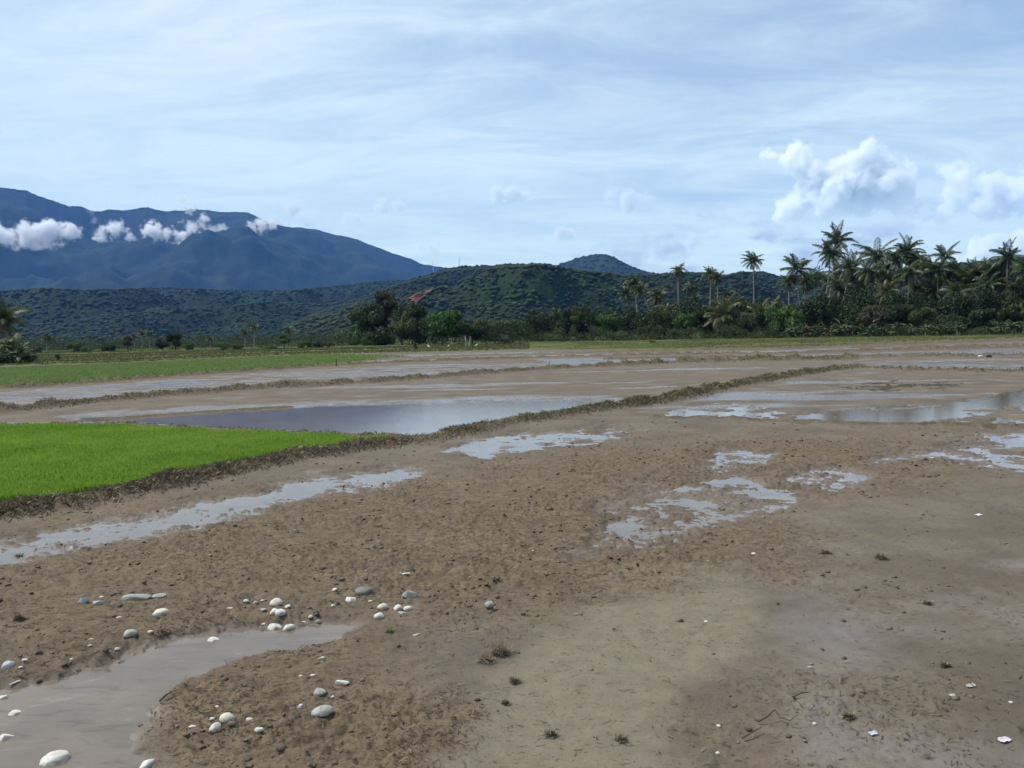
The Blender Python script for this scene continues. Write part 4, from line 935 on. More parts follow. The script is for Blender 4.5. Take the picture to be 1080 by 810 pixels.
# closed woodland filling the depth behind the first row, and the low thicket at its foot
def woodland():
    rng = np.random.default_rng(77); Vs = []; o_ = 0
    def put(px, base, top, wpx, depth, n, size, sinkz=.18):
        nonlocal o_
        b = gp(px, base); D0 = math.hypot(b[0], b[1]); D = D0 + depth; b = b * (D / D0); tp = at_dist(px, top, D)
        V, F = broad_crown('round' if rng.random() < .5 else 'dome', int(rng.integers(0, 6))); k = rng.choice(len(F), n, replace=False)
        V = V.reshape(-1, 4, 3)[k]; a = rng.uniform(0, 6.28); c_, s_ = math.cos(a), math.sin(a)
        W_ = wpx / FPX * D * .55; Cc = V.mean(1, keepdims=True); O_ = (V - Cc) * min(W_ * 1.3, max(W_, tp[2]) * .6)
        X = (Cc[..., 0] * c_ - Cc[..., 1] * s_) * W_ + b[0] + O_[..., 0]; Y = (Cc[..., 0] * s_ + Cc[..., 1] * c_) * W_ + b[1] + O_[..., 1]; Z = np.maximum((Cc[..., 2] * 1.18 - sinkz) * tp[2] + O_[..., 2], -.1)
        Vs.append(np.stack([X, Y, Z], -1).reshape(-1, 3))
    topx = [545, 600, 640, 700, 760, 800, 830, 860, 900, 940, 980, 1020, 1060, 1120]; topy = [329, 321, 325, 317, 314, 310, 311, 307, 302, 300, 300, 302, 299, 297]
    for px in np.arange(552, 1120, 9):
        for dp in (7, 16, 28):
            base = np.interp(px, [540, 650, 800, 1000, 1100], [361, 359, 356.5, 353.6, 352.2])
            put(px + rng.uniform(-4, 4), base, np.interp(px, topx, topy) + rng.uniform(-3, 8), rng.uniform(24, 38), dp, 1100, .05)
    for px in np.arange(366, 556, 8): put(px, 364, np.interp(px, [366, 390, 420, 460, 500, 556], [342, 326, 322, 326, 336, 336]) + rng.uniform(-2, 5), 30, 9, 1000, .05)
    V = np.vstack(Vs); o = mesh_np('woodland', V, np.arange(len(V)).reshape(-1, 4), M_LEAF_D)
    tag(o, 'closed dark woodland filling the depth behind the palms', 'woodland', kind='stuff')
    Vs.clear()
    for px in np.arange(556, 1115, 5.5):
        base = np.interp(px, [540, 650, 800, 1000, 1100], [361.5, 359.6, 357, 354.2, 352.8])
        put(px, base, base - rng.uniform(9, 22), rng.uniform(14, 26), 0, 560, .05, .3)
    for px in np.arange(364, 556, 7): put(px, 364.8 - (px - 364) * .015, 353 + rng.uniform(-5, 2), 20, 2, 520, .05, .3)
    V = np.vstack(Vs); o = mesh_np('undergrowth', V, np.arange(len(V)).reshape(-1, 4), M_LEAF_O)
    tag(o, 'low tangled undergrowth along the foot of the trees', 'undergrowth', kind='stuff')
    Vs.clear()
    for px in np.arange(-60, 380, 6):
        for dp, hh_ in ((50, 7), (110, 11), (180, 12)): put(px + rng.uniform(-3, 3), 370.5 - max(0, px - 100) * .017, hz_y(px) - hh_ * rng.uniform(.4, 1.2), rng.uniform(18, 34), dp * rng.uniform(.8, 1.3), 520, .05, .25)
    for px in np.arange(-40, 365, 3.5):
        put(px, 370.5 - max(0, px - 100) * .017, hz_y(px) - rng.uniform(-1.5, 5) ** 1, rng.uniform(12, 22), rng.uniform(2, 40), 420, .05, .3)
    V = np.vstack(Vs); o = mesh_np('scrub', V, np.arange(len(V)).reshape(-1, 4), M_LEAF_D)
    tag(o, 'continuous low scrub along the far edge of the left fields', 'scrub', kind='stuff')
woodland()

# banana plants
def banana_data(seed, mat):
    rng = np.random.default_rng(700 + seed); Vs = []; Q = []; o_ = 0
    for i in range(15):
        a = i * 2.4 + rng.uniform(-.3, .3); hd = np.array([math.cos(a), math.sin(a), 0]); sd_ = np.array([-hd[1], hd[0], 0]); e = R(rng.uniform(40, 88)); n = 8; Lf = rng.uniform(.42, .66)
        p = np.array([0, 0, rng.uniform(.06, .5)]); ang = e; prev = None
        for k in range(n + 1):
            wd = .07 * math.sin(math.pi * min(.96, .12 + .84 * k / n)) ; dz = np.array([0, 0, -wd * .5])
            cur = (p - sd_ * wd + dz, p, p + sd_ * wd + dz)
            if prev is not None:
                for u in (0, 1):
                    if rng.random() < .88: Vs += [prev[u], prev[u + 1], cur[u + 1], cur[u]]; Q.append((o_, o_ + 1, o_ + 2, o_ + 3)); o_ += 4
            prev = cur; p = p + (hd * math.cos(ang) + np.array([0, 0, 1]) * math.sin(ang)) * Lf / n; ang -= .22
    return data_np('leaves', np.array(Vs), np.array(Q), mat)
BD = [banana_data(i, M_BANANA) for i in range(3)] + [banana_data(5, M_DEAD)]
def banana(px, base, top, label, group, var):
    b = gp(px, base); D = math.hypot(b[0], b[1]); H = at_dist(px, top, D)[2]
    r = empty('banana_plant', (b[0], b[1], 0), label, 'banana plant', group)
    tube_mesh('stem', [([(0, 0, -.05), (0.02, 0, H * .3), (0, .02, H * .56)], [.09, .07, .05], 7)], M_BARKD if 'left' in group else M_BARK, r)
    s = H * (1.3 if 'left clump' in label + group else 1.05); link('leaves', BD[var], r, (0, 0, 0), (s, s, s), random.uniform(0, 6.28))
for i, px in enumerate(list(range(832, 910, 6)) + [918, 930, 948, 962, 975, 988, 1000, 1012, 1044, 1054, 1066, 1076]):
    base = np.interp(px, [540, 650, 800, 1000, 1100], [361.8, 360, 357.2, 354.5, 353.2]) - .2
    banana(px + random.uniform(-1.5, 1.5), base, base - random.uniform(14, 23), 'banana plant with ragged leaves along the foot of the palm grove', 'banana plants along the foot of the palm grove', i % 4 if i < 14 else i % 3)
for px, base, top, lb in [(3, 383.5, 352, 'banana plant nearest the edge in the left clump'), (11, 384, 350, 'banana plant with broad leaves in the middle of the left clump'), (20, 384, 354, 'banana plant at the right side of the left clump'), (-6, 383, 350, 'banana plant of the left clump cut by the picture edge'), (26, 383, 362, 'small young banana plant, outermost right in the left clump')]:
    banana(px, base, top, lb, 'banana plants of the left clump', random.randrange(3))

# ================================================================== grass and litter
def blades(name, XY, Z, h, wd, mat, label, cat, rng, lean=.35):
    n = len(XY); a = rng.uniform(0, 2 * np.pi, n); d = np.stack([np.cos(a), np.sin(a), np.zeros(n)], 1); l = rng.uniform(0, lean, n)[:, None] * h[:, None]
    b = rng.uniform(0, 2 * np.pi, n); ld = np.stack([np.cos(b), np.sin(b), np.zeros(n)], 1)
    P = np.column_stack([XY, Z]); up = np.array([0, 0, 1.0])
    V = np.stack([P - d * wd, P + d * wd, P + ld * l * .35 + up * h[:, None] * .6 + d * wd * .8, P + ld * l + up * h[:, None] * rng.uniform(.8, 1, n)[:, None]], 1).reshape(-1, 3)
    F = np.arange(n * 4).reshape(-1, 4)
    o = mesh_np(name, V, F, mat); tag(o, label, cat, kind='stuff'); return o
def in_poly_px(P, n, rng, pad=0):
    """n places spread evenly over the ground inside an outline"""
    W_ = np.array([gp(*p)[:2] for p in P]); lo, hi = W_.min(0), W_.max(0); out = []
    tot = 0
    while tot < n:
        q = rng.uniform(lo, hi, (n * 2, 2)); s = sdf_poly(q[:, 0], q[:, 1], W_); q = q[s > pad]; out.append(q); tot += len(q)
    return np.vstack(out)[:n]
rng = np.random.default_rng(21)
q = in_poly_px([(max(p[0], -60), p[1]) if p[0] > -60 else (-60, p[1]) for p in SEED], 230000, rng, .03)
SW = [gp(*p)[:2] for p in SEED]; q = q[sdf_poly(q[:, 0], q[:, 1], SW) > .08 + .35 * np.abs(fbm(q[:, 0], q[:, 1], .7, 4, 64)) + .03]; dens = fbm(q[:, 0], q[:, 1], 1.2, 3, 66); rows = fbm(q[:, 0] * .25 + q[:, 1] * .1, q[:, 1] * 1.3, .6, 2, 68)
q = q[(rng.uniform(size=len(q)) < .80 + dens * .9 + rows * .5) ]
hh = .085 * (1 + .45 * fbm(q[:, 0], q[:, 1], .8, 3, 70) + .35 * fbm(q[:, 0] * .3, q[:, 1] * 1.2, .5, 2, 71)) * rng.uniform(.7, 1.15, len(q))
blades('rice_seedlings', q, ground_fields(q[:, 0], q[:, 1], True), hh, .0045 + .00025 * np.hypot(q[:, 0], q[:, 1])[:, None], M_GREEN, 'bright green dense rice seedbed beside the main bund', 'rice seedlings', rng)
FGc = [(-30, 398 - 8), (0, 389), (120, 385), (240, 379), (330, 375), (400, 375), (430, 376), (400, 380), (330, 386), (200, 395), (100, 403), (0, 410), (-30, 412)]
q = in_poly_px(FGc, 60000, rng, .2)
q = q[rng.uniform(size=len(q)) < np.interp(to_px(q[:, 0], q[:, 1], q[:, 0] * 0)[0], [150, 300, 430], [1, .6, .12])]
blades('young_rice', q, ground_fields(q[:, 0], q[:, 1], True), rng.uniform(.10, .2, len(q)), np.full((len(q), 1), .035), M_FIELD, 'pale green young rice in the far left paddy', 'young rice', rng, .6)
# dry straw and grass on the bunds
def bund_points(k, n, spread):
    P = np.array(BW[k][0]); P = P[P[:, 1] > 0]; seg = np.linalg.norm(np.diff(P, axis=0), axis=1)
    wgt = seg / np.maximum(8, np.linalg.norm((P[1:] + P[:-1]) / 2, axis=1)) ** 1.5; i = rng.choice(len(seg), n, p=wgt / wgt.sum()); t_ = rng.uniform(size=n)[:, None]
    q = P[i] * (1 - t_) + P[i + 1] * t_; dv = (P[i + 1] - P[i]) / seg[i][:, None]; nr_ = np.stack([-dv[:, 1], dv[:, 0]], 1)
    return q + nr_ * rng.normal(0, spread, (n, 1)) - nr_ * spread * .25
qs = []; 
for k, n in ((0, 34000), (1, 15000), (2, 8000), (3, 1500), (5, 1200), (6, 1200), (8, 800), (12, 1000)): qs.append(bund_points(k, n, BW[k][2] * .75))
q = np.vstack(qs); r_ = np.hypot(q[:, 0], q[:, 1])
ppx = to_px(q[:, 0], q[:, 1], q[:, 0] * 0)[0]
keep = rng.uniform(size=len(q)) < .35 + .65 * (fbm(q[:, 0], q[:, 1], 1.1, 3, 88) > -.05); q = q[keep]; r_ = r_[keep]; ppx = ppx[keep]
z_ = ground_fields(q[:, 0], q[:, 1], True)
isg = (rng.uniform(size=len(q)) < np.interp(ppx, [400, 640, 900], [.06, .55, .7]))
h_ = rng.uniform(.02, .09, len(q)) * np.interp(ppx, [0, 600, 700, 1000], [.75, .6, .9, 1.0])
wd_ = (.0022 + .00028 * r_)[:, None]
blades('dry_grass', q[~isg], z_[~isg] - .01, h_[~isg], wd_[~isg], M_STRAW, 'dry straw and dead grass matted over the bunds', 'dry grass', rng, 1.8)
blades('bund_grass', q[isg], z_[isg] - .01, h_[isg] * 1.3, wd_[isg], M_GRASS, 'green and olive grass growing on the bunds', 'grass', rng, 1.0)
# grass of the meadow before the trees
edge_poly = [(560, 362), (700, 359.5), (800, 358), (1000, 354.5), (1085, 353), (1085, 357), (960, 361), (820, 366.5), (640, 369), (560, 369)]
q = in_poly_px(edge_poly, 24000, rng, .2); q = q[rng.uniform(size=len(q)) < sstep(-.25, .25, fbm(q[:, 0], q[:, 1], 9, 3, 201)) * np.interp(to_px(q[:, 0], q[:, 1], q[:, 0] * 0)[0], [560, 680], [0, 1])]
blades('meadow_grass', q, ground_fields(q[:, 0], q[:, 1], True), rng.uniform(.05, .16, len(q)), np.full((len(q), 1), .05), M_MEADOW, 'olive green meadow grass strip in front of the palm grove', 'grass', rng, .8)

q = in_poly_px([(-40, 374), (60, 371), (240, 369), (360, 366.5), (560, 362.5), (560, 369), (440, 371.5), (330, 374), (240, 378), (120, 384), (-40, 388)], 60000, rng, .2)
q = q[rng.uniform(size=len(q)) < .25 + .75 * sstep(-.2, .2, fbm(q[:, 0] * .25, q[:, 1], 7, 3, 205))]
blades('terrace_grass', q, ground_fields(q[:, 0], q[:, 1], True), rng.uniform(.06, .2, len(q)), np.full((len(q), 1), .07), M_TERR, 'olive rough grass over the far left terraces', 'grass', rng, .8)
# litter on the near mud: straw bits, clods, gravel
def near_pts(n, x0=-30, x1=1110, y0=440, y1=835, power=1.0):
    out = []; m = 0
    while m < n:
        r = 2.6 + 14 * rng.uniform(size=n) ** 1.0; a = np.radians(rng.uniform(-37, 37, n)); q = np.stack([np.sin(a) * r, np.cos(a) * r], 1)
        px, py = to_px(q[:, 0], q[:, 1], q[:, 0] * 0); k = (py > y0) & (px > x0) & (px < x1)
        out.append(q[k]); m += k.sum()
    return np.vstack(out)[:n]
def filt(q, churn_w, base_p, wetskip=True, pn_=None):
    z, churn, silt, wet, green, olive, pale, bund, g_ = ground_fields(q[:, 0], q[:, 1])
    p = base_p + churn_w * churn; p = p * (green < .3) * (1 - .6 * silt)
    if wetskip: p = p * (z > .002)
    if pn_ is not None: p = p * pn_
    k = rng.uniform(size=len(q)) < p; return q[k], z[k]
q = near_pts(95000); cl = sstep(-.05, .35, fbm(q[:, 0], q[:, 1], .6, 3, 130)) * 1.6 + .15
q, z_ = filt(q, .75, .10, True, cl)
n = len(q); a = rng.uniform(0, np.pi * 2, n); l = .005 + .035 * rng.uniform(size=n) ** 2.2; d = np.stack([np.cos(a), np.sin(a), rng.uniform(-.1, .5, n)], 1); sdv = np.stack([-np.sin(a), np.cos(a), np.zeros(n)], 1)
wd = rng.uniform(.001, .0028, n)[:, None] + .0002 * np.hypot(q[:, 0], q[:, 1])[:, None]; P = np.column_stack([q, z_ + .003])
V = np.stack([P - sdv * wd, P + sdv * wd, P + d * l[:, None] + sdv * wd * .6, P + d * l[:, None] - sdv * wd * .6], 1).reshape(-1, 3)
o = mesh_np('straw_litter', V, np.arange(n * 4).reshape(-1, 4), M_LITTER); tag(o, 'scattered bits of rotting straw and roots over the near mud', 'straw litter', kind='stuff')
q = near_pts(34000); cl = sstep(-.1, .3, fbm(q[:, 0], q[:, 1], .45, 3, 140)) * 1.5 + .1
q, z_ = filt(q, .7, .07, True, cl)
rad = .0035 + .013 * rng.uniform(size=len(q)) ** 5; rad *= np.interp(np.hypot(q[:, 0], q[:, 1]), [3, 16], [1, 1.8])
V, F = scatter_ico(np.column_stack([q, z_ + rad * .15]), rad, ICO1, 8, .55, .5)
o = mesh_np('mud_clods', V, F, M_CLOD); tag(o, 'small dark clods of mud strewn over the near field', 'mud clods', kind='stuff')
q = near_pts(1100); q, z_ = filt(q, .35, .22)
rad = .003 + .008 * rng.uniform(size=len(q)) ** 3; rad *= np.interp(np.hypot(q[:, 0], q[:, 1]), [3, 16], [1, 2.0])
V, F = scatter_ico(np.column_stack([q, z_ + rad * .3]), rad, ICO1, 18, .6, .3)
o = mesh_np('gravel', V, F, stone_mat('white')); tag(o, 'tiny pale pebbles dotted over the mud', 'gravel', kind='stuff')

# ================================================================== stones
def stone(px, py, wpx, asp, hgt, kind, label, shape='round', seed=0, rot=0, sink=.36, group='pale stones on the mud'):
    b = gp(px, py, .03); D = zdep(b); s = wpx / FPX * D / 2 * math.cos(math.atan((px - 540) / FPX) * .7)
    rg = np.random.default_rng(seed + 4000); V, F = ICO4 if wpx > 13 else ICO3
    V = V.copy(); n0 = np.zeros(len(V))
    o1, o2, o3 = rg.uniform(0, 50, 3)
    n0 = fbm(V[:, 0] + V[:, 2] * .7 + o1, V[:, 1] - V[:, 2] * .6 + o2, 1.5, 3, seed)
    n1_ = fbm(V[:, 0] * 1.3 + V[:, 2] + o3, V[:, 1] * 1.2 + V[:, 2] * .9 + o1, .6, 3, seed + 7)
    V = V * (1 + (.28 if shape != 'round' else .24) * n0 + (.12 if shape != 'round' else .045) * n1_)[:, None]
    if shape == 'angular':
        for k in range(9):
            d = rg.normal(size=3); d[2] = abs(d[2]) * .7 if k < 5 else d[2]; d /= np.linalg.norm(d); c = rg.uniform(.5, .82); t_ = V @ d; V = V - np.where(t_ > c, (t_ - c) * .93, 0)[:, None] * d
    if shape == 'round':
        for k in range(6):
            d = rg.normal(size=3); d /= np.linalg.norm(d); c = rg.uniform(.72, .9); t_ = V @ d; V = V - np.where(t_ > c, (t_ - c) * .75, 0)[:, None] * d
    if shape == 'dent': V = V - np.exp(-((V[:, 0] - .1) ** 2 / .12 + (V[:, 1] + .15) ** 2 / .05))[:, None] * np.where(V[:, 2:3] > 0, 1, 0) * [0, 0, .16]
    V = V * [s, s * asp, s * hgt]
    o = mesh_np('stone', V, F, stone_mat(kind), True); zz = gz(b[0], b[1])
    zz = max(zz, -.012)
    o.location = (b[0], b[1], zz + s * hgt * (1 - 2 * sink)); o.rotation_euler = (rg.uniform(-.12, .12), rg.uniform(-.12, .12), rot - math.atan2(b[0], b[1]))
    tag(o, label, 'stone', group); return o
ST = [
 (57.5, 794, 30, .85, .62, 'white', 'largest round white stone standing in the puddle with a dent on top', 'dent'),
 (15, 745.5, 15, .8, .7, 'white', 'white stone in the puddle, upper of the two near the left edge', 'round'),
 (6, 770, 22, .75, .6, 'white', 'white stone in shallow water at the left edge with a dark shadow', 'angular'),
 (4, 729, 15, .8, .65, 'cream', 'cream stone at the left edge where the puddle begins', 'angular'),
 (7, 705, 19, .7, .6, 'blue', 'bluish grey stone block at the left edge above the puddle', 'angular'),
 (156, 805, 21, .6, .55, 'white', 'long white stone at the bottom edge in the puddle, right one', 'round', .5),
 (102, 810, 14, .7, .55, 'white', 'white stone just cut by the bottom edge, left of the long one', 'round'),
 (227, 772, 15.5, .75, .72, 'cream', 'egg-shaped cream stone leaning on the bigger one beside it', 'round', .6),
 (240, 763, 18, .9, .8, 'cream', 'rounded cream stone behind the egg-shaped one', 'round'),
 (263.5, 763, 8.5, .95, .8, 'white', 'small round white pebble right of the cream pair', 'round'),
 (273, 776, 12, .7, .6, 'white', 'small jagged white stone right below the round pebble', 'angular'),
 (203, 768, 7.5, .6, .5, 'white', 'tiny oval white pebble left of the cream pair', 'round'),
 (229, 747.5, 7, .5, .5, 'white', 'tiny flat white chip above the cream pair', 'angular'),
 (224, 762, 6, .8, .7, 'cream', 'tiny cream pebble tucked behind the egg-shaped stone', 'round'),
 (225, 669.5, 14, .8, .7, 'white', 'white stone at the far bank of the puddle', 'angular'),
 (170, 650, 17.5, .8, .62, 'cream', 'smooth oval cream stone on the mud above the puddle', 'round'),
 (137.6, 672.5, 15.5, .85, .75, 'green', 'greenish grey egg of stone near the puddle bank', 'round'),
 (124, 683.5, 8, .8, .5, 'pink', 'small pinkish chip below the greenish stone', 'angular'),
 (143.7, 634, 31, .45, .36, 'grey', 'longest flat pale grey slab, upper left of the stones', 'angular', -.15),
 (168, 631, 18, .6, .35, 'grey', 'broken grey slab touching the end of the longest one', 'angular'),
 (88, 638, 15, .6, .7, 'blue', 'pointed bluish stone, left of two lying together', 'angular', .4),
 (103, 639, 15, .6, .5, 'blue', 'flat bluish stone, right of two lying together', 'angular'),
 (107.5, 631.5, 6, .7, .5, 'cream', 'tiny cream pebble behind the two bluish stones', 'round'),
 (126, 653.5, 8, .6, .4, 'pink', 'flat pinkish shell-like chip below the longest slab', 'angular'),
 (159, 667.5, 6.5, .9, .8, 'white', 'tiny white pebble between oval cream and greenish stones', 'round'),
 (96, 678, 8, .5, .4, 'cream', 'thin cream chip left of the greenish stone', 'angular'),
 (95, 683, 7, .5, .4, 'cream', 'thin cream chip, lower one left of the greenish stone', 'angular'),
 (76, 696, 5, .8, .7, 'cream', 'tiny cream pebble on the puddle bank', 'round'),
 (26, 700, 7, .8, .6, 'white', 'little white pebble right of the bluish block', 'angular'),
 (22, 706, 5, .8, .6, 'white', 'smallest white pebble at the foot of the bluish block', 'round'),
 (16, 718, 13, .4, .25, 'pink', 'flat pinkish flake below the bluish block', 'angular', .4),
 (292, 640.5, 14, .85, .75, 'white', 'white stone at the back of the heap by the puddle tip', 'round'),
 (289, 648, 12, .8, .75, 'white', 'white stone in the left middle of the heap', 'angular'),
 (295.5, 650, 12, .9, .75, 'white', 'round white stone in the right middle of the heap', 'round'),
 (289.5, 657, 16.5, .75, .6, 'white', 'widest white stone at the front of the heap', 'angular'),
 (304.5, 658, 13.5, .85, .75, 'white', 'white stone at the right front of the heap, at the water', 'round'),
 (259.8, 638.5, 6.5, .8, .75, 'white', 'small white pebble left of the heap, first of a row', 'round'),
 (269.5, 638, 6, .8, .7, 'grey', 'small grey pebble left of the heap, second of a row', 'round'),
 (277, 636, 4, .8, .7, 'white', 'tiny white pebble left of the heap, third of a row', 'round'),
 (278, 655.5, 5, .8, .6, 'white', 'tiny white pebble left of the widest heap stone', 'round'),
 (303.5, 642.5, 8, .7, .6, 'white', 'small white pebble right behind the heap', 'angular'),
 (277, 646, 8, .8, .5, 'grey', 'grey flat pebble left of the heap', 'angular'),
 (320.5, 651.5, 7.5, .8, .65, 'cream', 'cream pebble on the bank right of the heap', 'angular'),
 (327.6, 650, 5.5, .9, .8, 'cream', 'round little cream pebble, middle of three on the bank', 'round'),
 (335.7, 652, 7.5, .8, .7, 'brown', 'brownish pebble at the tip of the puddle', 'round'),
 (371.4, 635, 13.5, .85, .65, 'white', 'white stone left in front of the dark flat one', 'angular'),
 (384, 628, 21, .75, .5, 'dark', 'dark grey flat stone behind a white one', 'round'),
 (391, 636, 6, .6, .4, 'cream', 'tiny cream chip in front of the dark flat stone', 'angular'),
 (431.5, 631.5, 17, .7, .75, 'green', 'angular pale greenish stone, highest of the right group', 'angular'),
 (404, 643.5, 11.5, .85, .85, 'cream', 'cream stone with brown side in the right group', 'round'),
 (400, 652.5, 11.5, .8, .7, 'white', 'oval white stone, nearest of the right group', 'round'),
 (420, 644.5, 9.5, .9, .95, 'white', 'roundish white stone next to the oblong block', 'round'),
 (429.8, 644, 13, .6, .6, 'white', 'oblong white block right in the group', 'angular'),
 (424, 649.5, 9, .7, .4, 'blue', 'flat bluish chip in front of the oblong block', 'angular'),
 (351, 641, 6, .6, .6, 'white', 'small white chip between the heap and the dark stone', 'angular'),
 (353, 625.5, 8, .8, .5, 'cream', 'cream pebble left behind the dark flat stone', 'angular'),
 (339, 696.5, 11, .5, .35, 'cream', 'slanting cream flake right of the puddle', 'angular', .6),
 (330, 713.5, 7, .6, .45, 'white', 'small white oval pebble below the cream flake', 'round'),
 (317, 714, 5, .6, .4, 'cream', 'tiny cream chip left of the small oval pebble', 'round'),
 (243, 643.5, 8.5, .5, .4, 'white', 'flat white chip well left of the heap', 'angular'),
 (360.6, 722.5, 16, .65, .6, 'white', 'clean white stone above the greenish boulder', 'angular'),
 (336.5, 734, 17, .9, .7, 'green', 'rough olive grey stone right of the cream pair', 'angular', .5),
 (340, 756.5, 23, .8, .55, 'grey', 'flat grey stone with pale top, lowest on the mud', 'round'),
 (316, 751, 8.5, .7, .6, 'blue', 'small bluish pebble left of the flat grey stone', 'angular'),
 (317.5, 745.5, 5, .8, .6, 'white', 'tiny white pebble behind the small bluish one', 'round'),
 (351, 738.5, 4, .8, .7, 'white', 'tiny white pebble right of the olive stone', 'round'),
 (516, 644.5, 10.5, .9, .85, 'grey', 'lone grey rounded stone right of all groups', 'round'),
 (607, 650, 6, .7, .4, 'brown', 'brownish flat pebble where the smooth silt begins', 'round'),
 (428, 609, 12, .4, .22, 'cream', 'thin flat cream flake behind the right group', 'angular'),
 (440, 670.5, 11, .35, .25, 'cream', 'narrow cream chip right of the green sprig', 'angular', .3),
 (745, 658, 5, .8, .6, 'white', 'small white pebble on the smooth silt', 'round'),
 (795, 587, 6, .8, .6, 'white', 'small white pebble at the near side of the middle puddle', 'angular'),
 (859, 767, 5, .9, .7, 'cream', 'cream pebble right of the bent twig', 'round'),
 (1066, 745, 5, .9, .7, 'white', 'white pebble near the right edge above the pink scrap', 'round'),
 (758, 768, 5, .8, .7, 'cream', 'cream pebble left of the twigs at the bottom right', 'round'),
 (757, 795, 5, .8, .7, 'cream', 'cream pebble at the bottom below the twigs', 'round'),
 (855, 706.5, 8, .6, .35, 'grey', 'flat grey chip on the dark wet mud', 'angular'),
]
for i, s_ in enumerate(ST):
    px, py, wp, asp, hg, kd, lb, shp = s_[:8]; stone(px, py, wp, asp, hg, kd, lb, shp, i, s_[8] if len(s_) > 8 else 0)

# ================================================================== small things
def twig(name, pxs, rad, label, mat, lift=.012, group=None, cat='twig'):
    P = []
    for (x, y, h) in pxs: g_ = gp(x, y, .03); P.append(np.array([g_[0], g_[1], gz(g_[0], g_[1]) + lift + h]))
    b = P[0].copy(); b[2] -= lift; r = [rad * (1 - .6 * i / (len(P) - 1)) for i in range(len(P))]
    o = tube_mesh(name, [([p - b for p in P], r, 6)], mat); o.location = b; tag(o, label, cat, group); return o
twig('twig', [(799, 766, 0), (808, 764.5, .012), (817, 761, .03), (824, 764.5, .01), (833, 766, .004), (841, 763, .015)], .0036, 'dark bent twig arching over the mud at bottom right', M_BARKD)
twig('twig', [(783, 783, 0), (792, 780, .01), (803, 775, .012)], .004, 'brown straight stick left below the bent twig', M_DEAD)
twig('twig', [(836, 739.5, 0), (845, 738, .01), (854, 739.5, .006)], .005, 'brown short stick above the bent twig', M_DEAD)
twig('twig', [(168, 739, 0), (175, 737, .006), (182, 735, .0)], .005, 'dark stick lying in the puddle near its bank', M_BARKD)
twig('twig', [(310, 694, 0), (317, 688, .012), (322, 685, .02)], .0035, 'pale forked straw stick on the bank right of the puddle', M_STRAW)
twig('twig', [(195, 757, 0), (204, 750, .005), (214, 741, .01)], .003, 'thin pale straw stick beside the cream pair of stones', M_STRAW)

def clump(px, py, wpx, hpx, label, seed, mat=M_STRAW, name='uprooted_rice_clump', cat='rice stubble', group='uprooted rice clumps on the mud', n=260, mud=True):
    b = gp(px, py, .02); D = zdep(b); sc = wpx / FPX * D / 2; hh_ = hpx / FPX * D; z0 = gz(b[0], b[1]); rg = np.random.default_rng(seed)
    r = empty(name, (b[0], b[1], z0), label, cat, group)
    if mud:
        V, F = ICO3; nn = fbm(V[:, 0] * 1.5 + V[:, 2] + seed, V[:, 1] * 1.5, .8, 3, seed); V = V * (1 + .45 * nn)[:, None] * [sc * .7, sc * .55, hh_ * .38]
        mesh_np('root_ball', V, F, M_CLOD, False, r)
    a = rg.uniform(0, 6.28, n); q = np.abs(rg.normal(0, .38, n)) * sc; P = np.stack([np.cos(a) * q, np.sin(a) * q * .8, rg.uniform(0, .3, n) * hh_], 1)
    b_ = a + rg.normal(0, 1.2, n); l = rg.uniform(.3, 1, n) * hh_; dv = np.stack([np.cos(b_) * rg.uniform(.2, 1.6, n), np.sin(b_) * rg.uniform(.2, 1.6, n), rg.uniform(-.1, 1, n)], 1); dv /= np.linalg.norm(dv, axis=1)[:, None]
    sv = np.cross(dv, [0.1, 0, 1]); sv /= np.linalg.norm(sv, axis=1)[:, None] + 1e-9; wd = .0022
    V = np.stack([P - sv * wd, P + sv * wd, P + dv * l[:, None] + sv * wd * .4, P + dv * l[:, None] - sv * wd * .4], 1).reshape(-1, 3)
    mesh_np('stalks', V, np.arange(n * 4).reshape(-1, 4), mat, False, r)
    return r
clump(527, 692, 22, 14, 'tallest dark uprooted clump standing left above the smooth silt', 1)
clump(512, 700, 26, 8, 'wide flat uprooted clump beside the tallest one', 2)
clump(543, 722, 14, 6, 'small dark clump on the edge of the smooth silt', 3)
clump(581, 778, 15, 7, 'dark round clump alone on the smooth silt near the bottom', 4)
clump(533, 745, 9, 5, 'little round clod-like clump below the small dark one', 5)
clump(929, 591, 16, 7, 'dark clump on the mud, right centre', 6)
clump(997, 708, 12, 6, 'dark tuft on the wet mud far right', 7)
clump(895, 763, 16, 7, 'ragged clump right of the bent twig', 8)
clump(870, 585, 14, 5, 'flat clump left of the right centre one', 9)
clump(978, 640, 10, 5, 'small dark tuft between right centre clump and far right tuft', 10)
clump(655, 784, 12, 7, 'scraggy clump at the bottom right of the round one', 11)
clump(436, 606, 16, 5, 'matted clump among the brown clods, centre left', 12)
clump(20, 584, 9, 6, 'dark clump standing in the long puddle at left', 13)
clump(88, 577, 12, 5, 'dark clod with stalks in the long puddle', 14)
clump(170, 668, 26, 8, 'bristly root clump on the bank below the oval stone', 15)
clump(20, 658, 12, 7, 'dark clump at the left edge above the bluish block', 16)
clump(412, 669, 12, 7, 'little green sprig on dark mud below the right stones', 17, M_GREEN, 'sprig', 'sprig', None, 40, True)
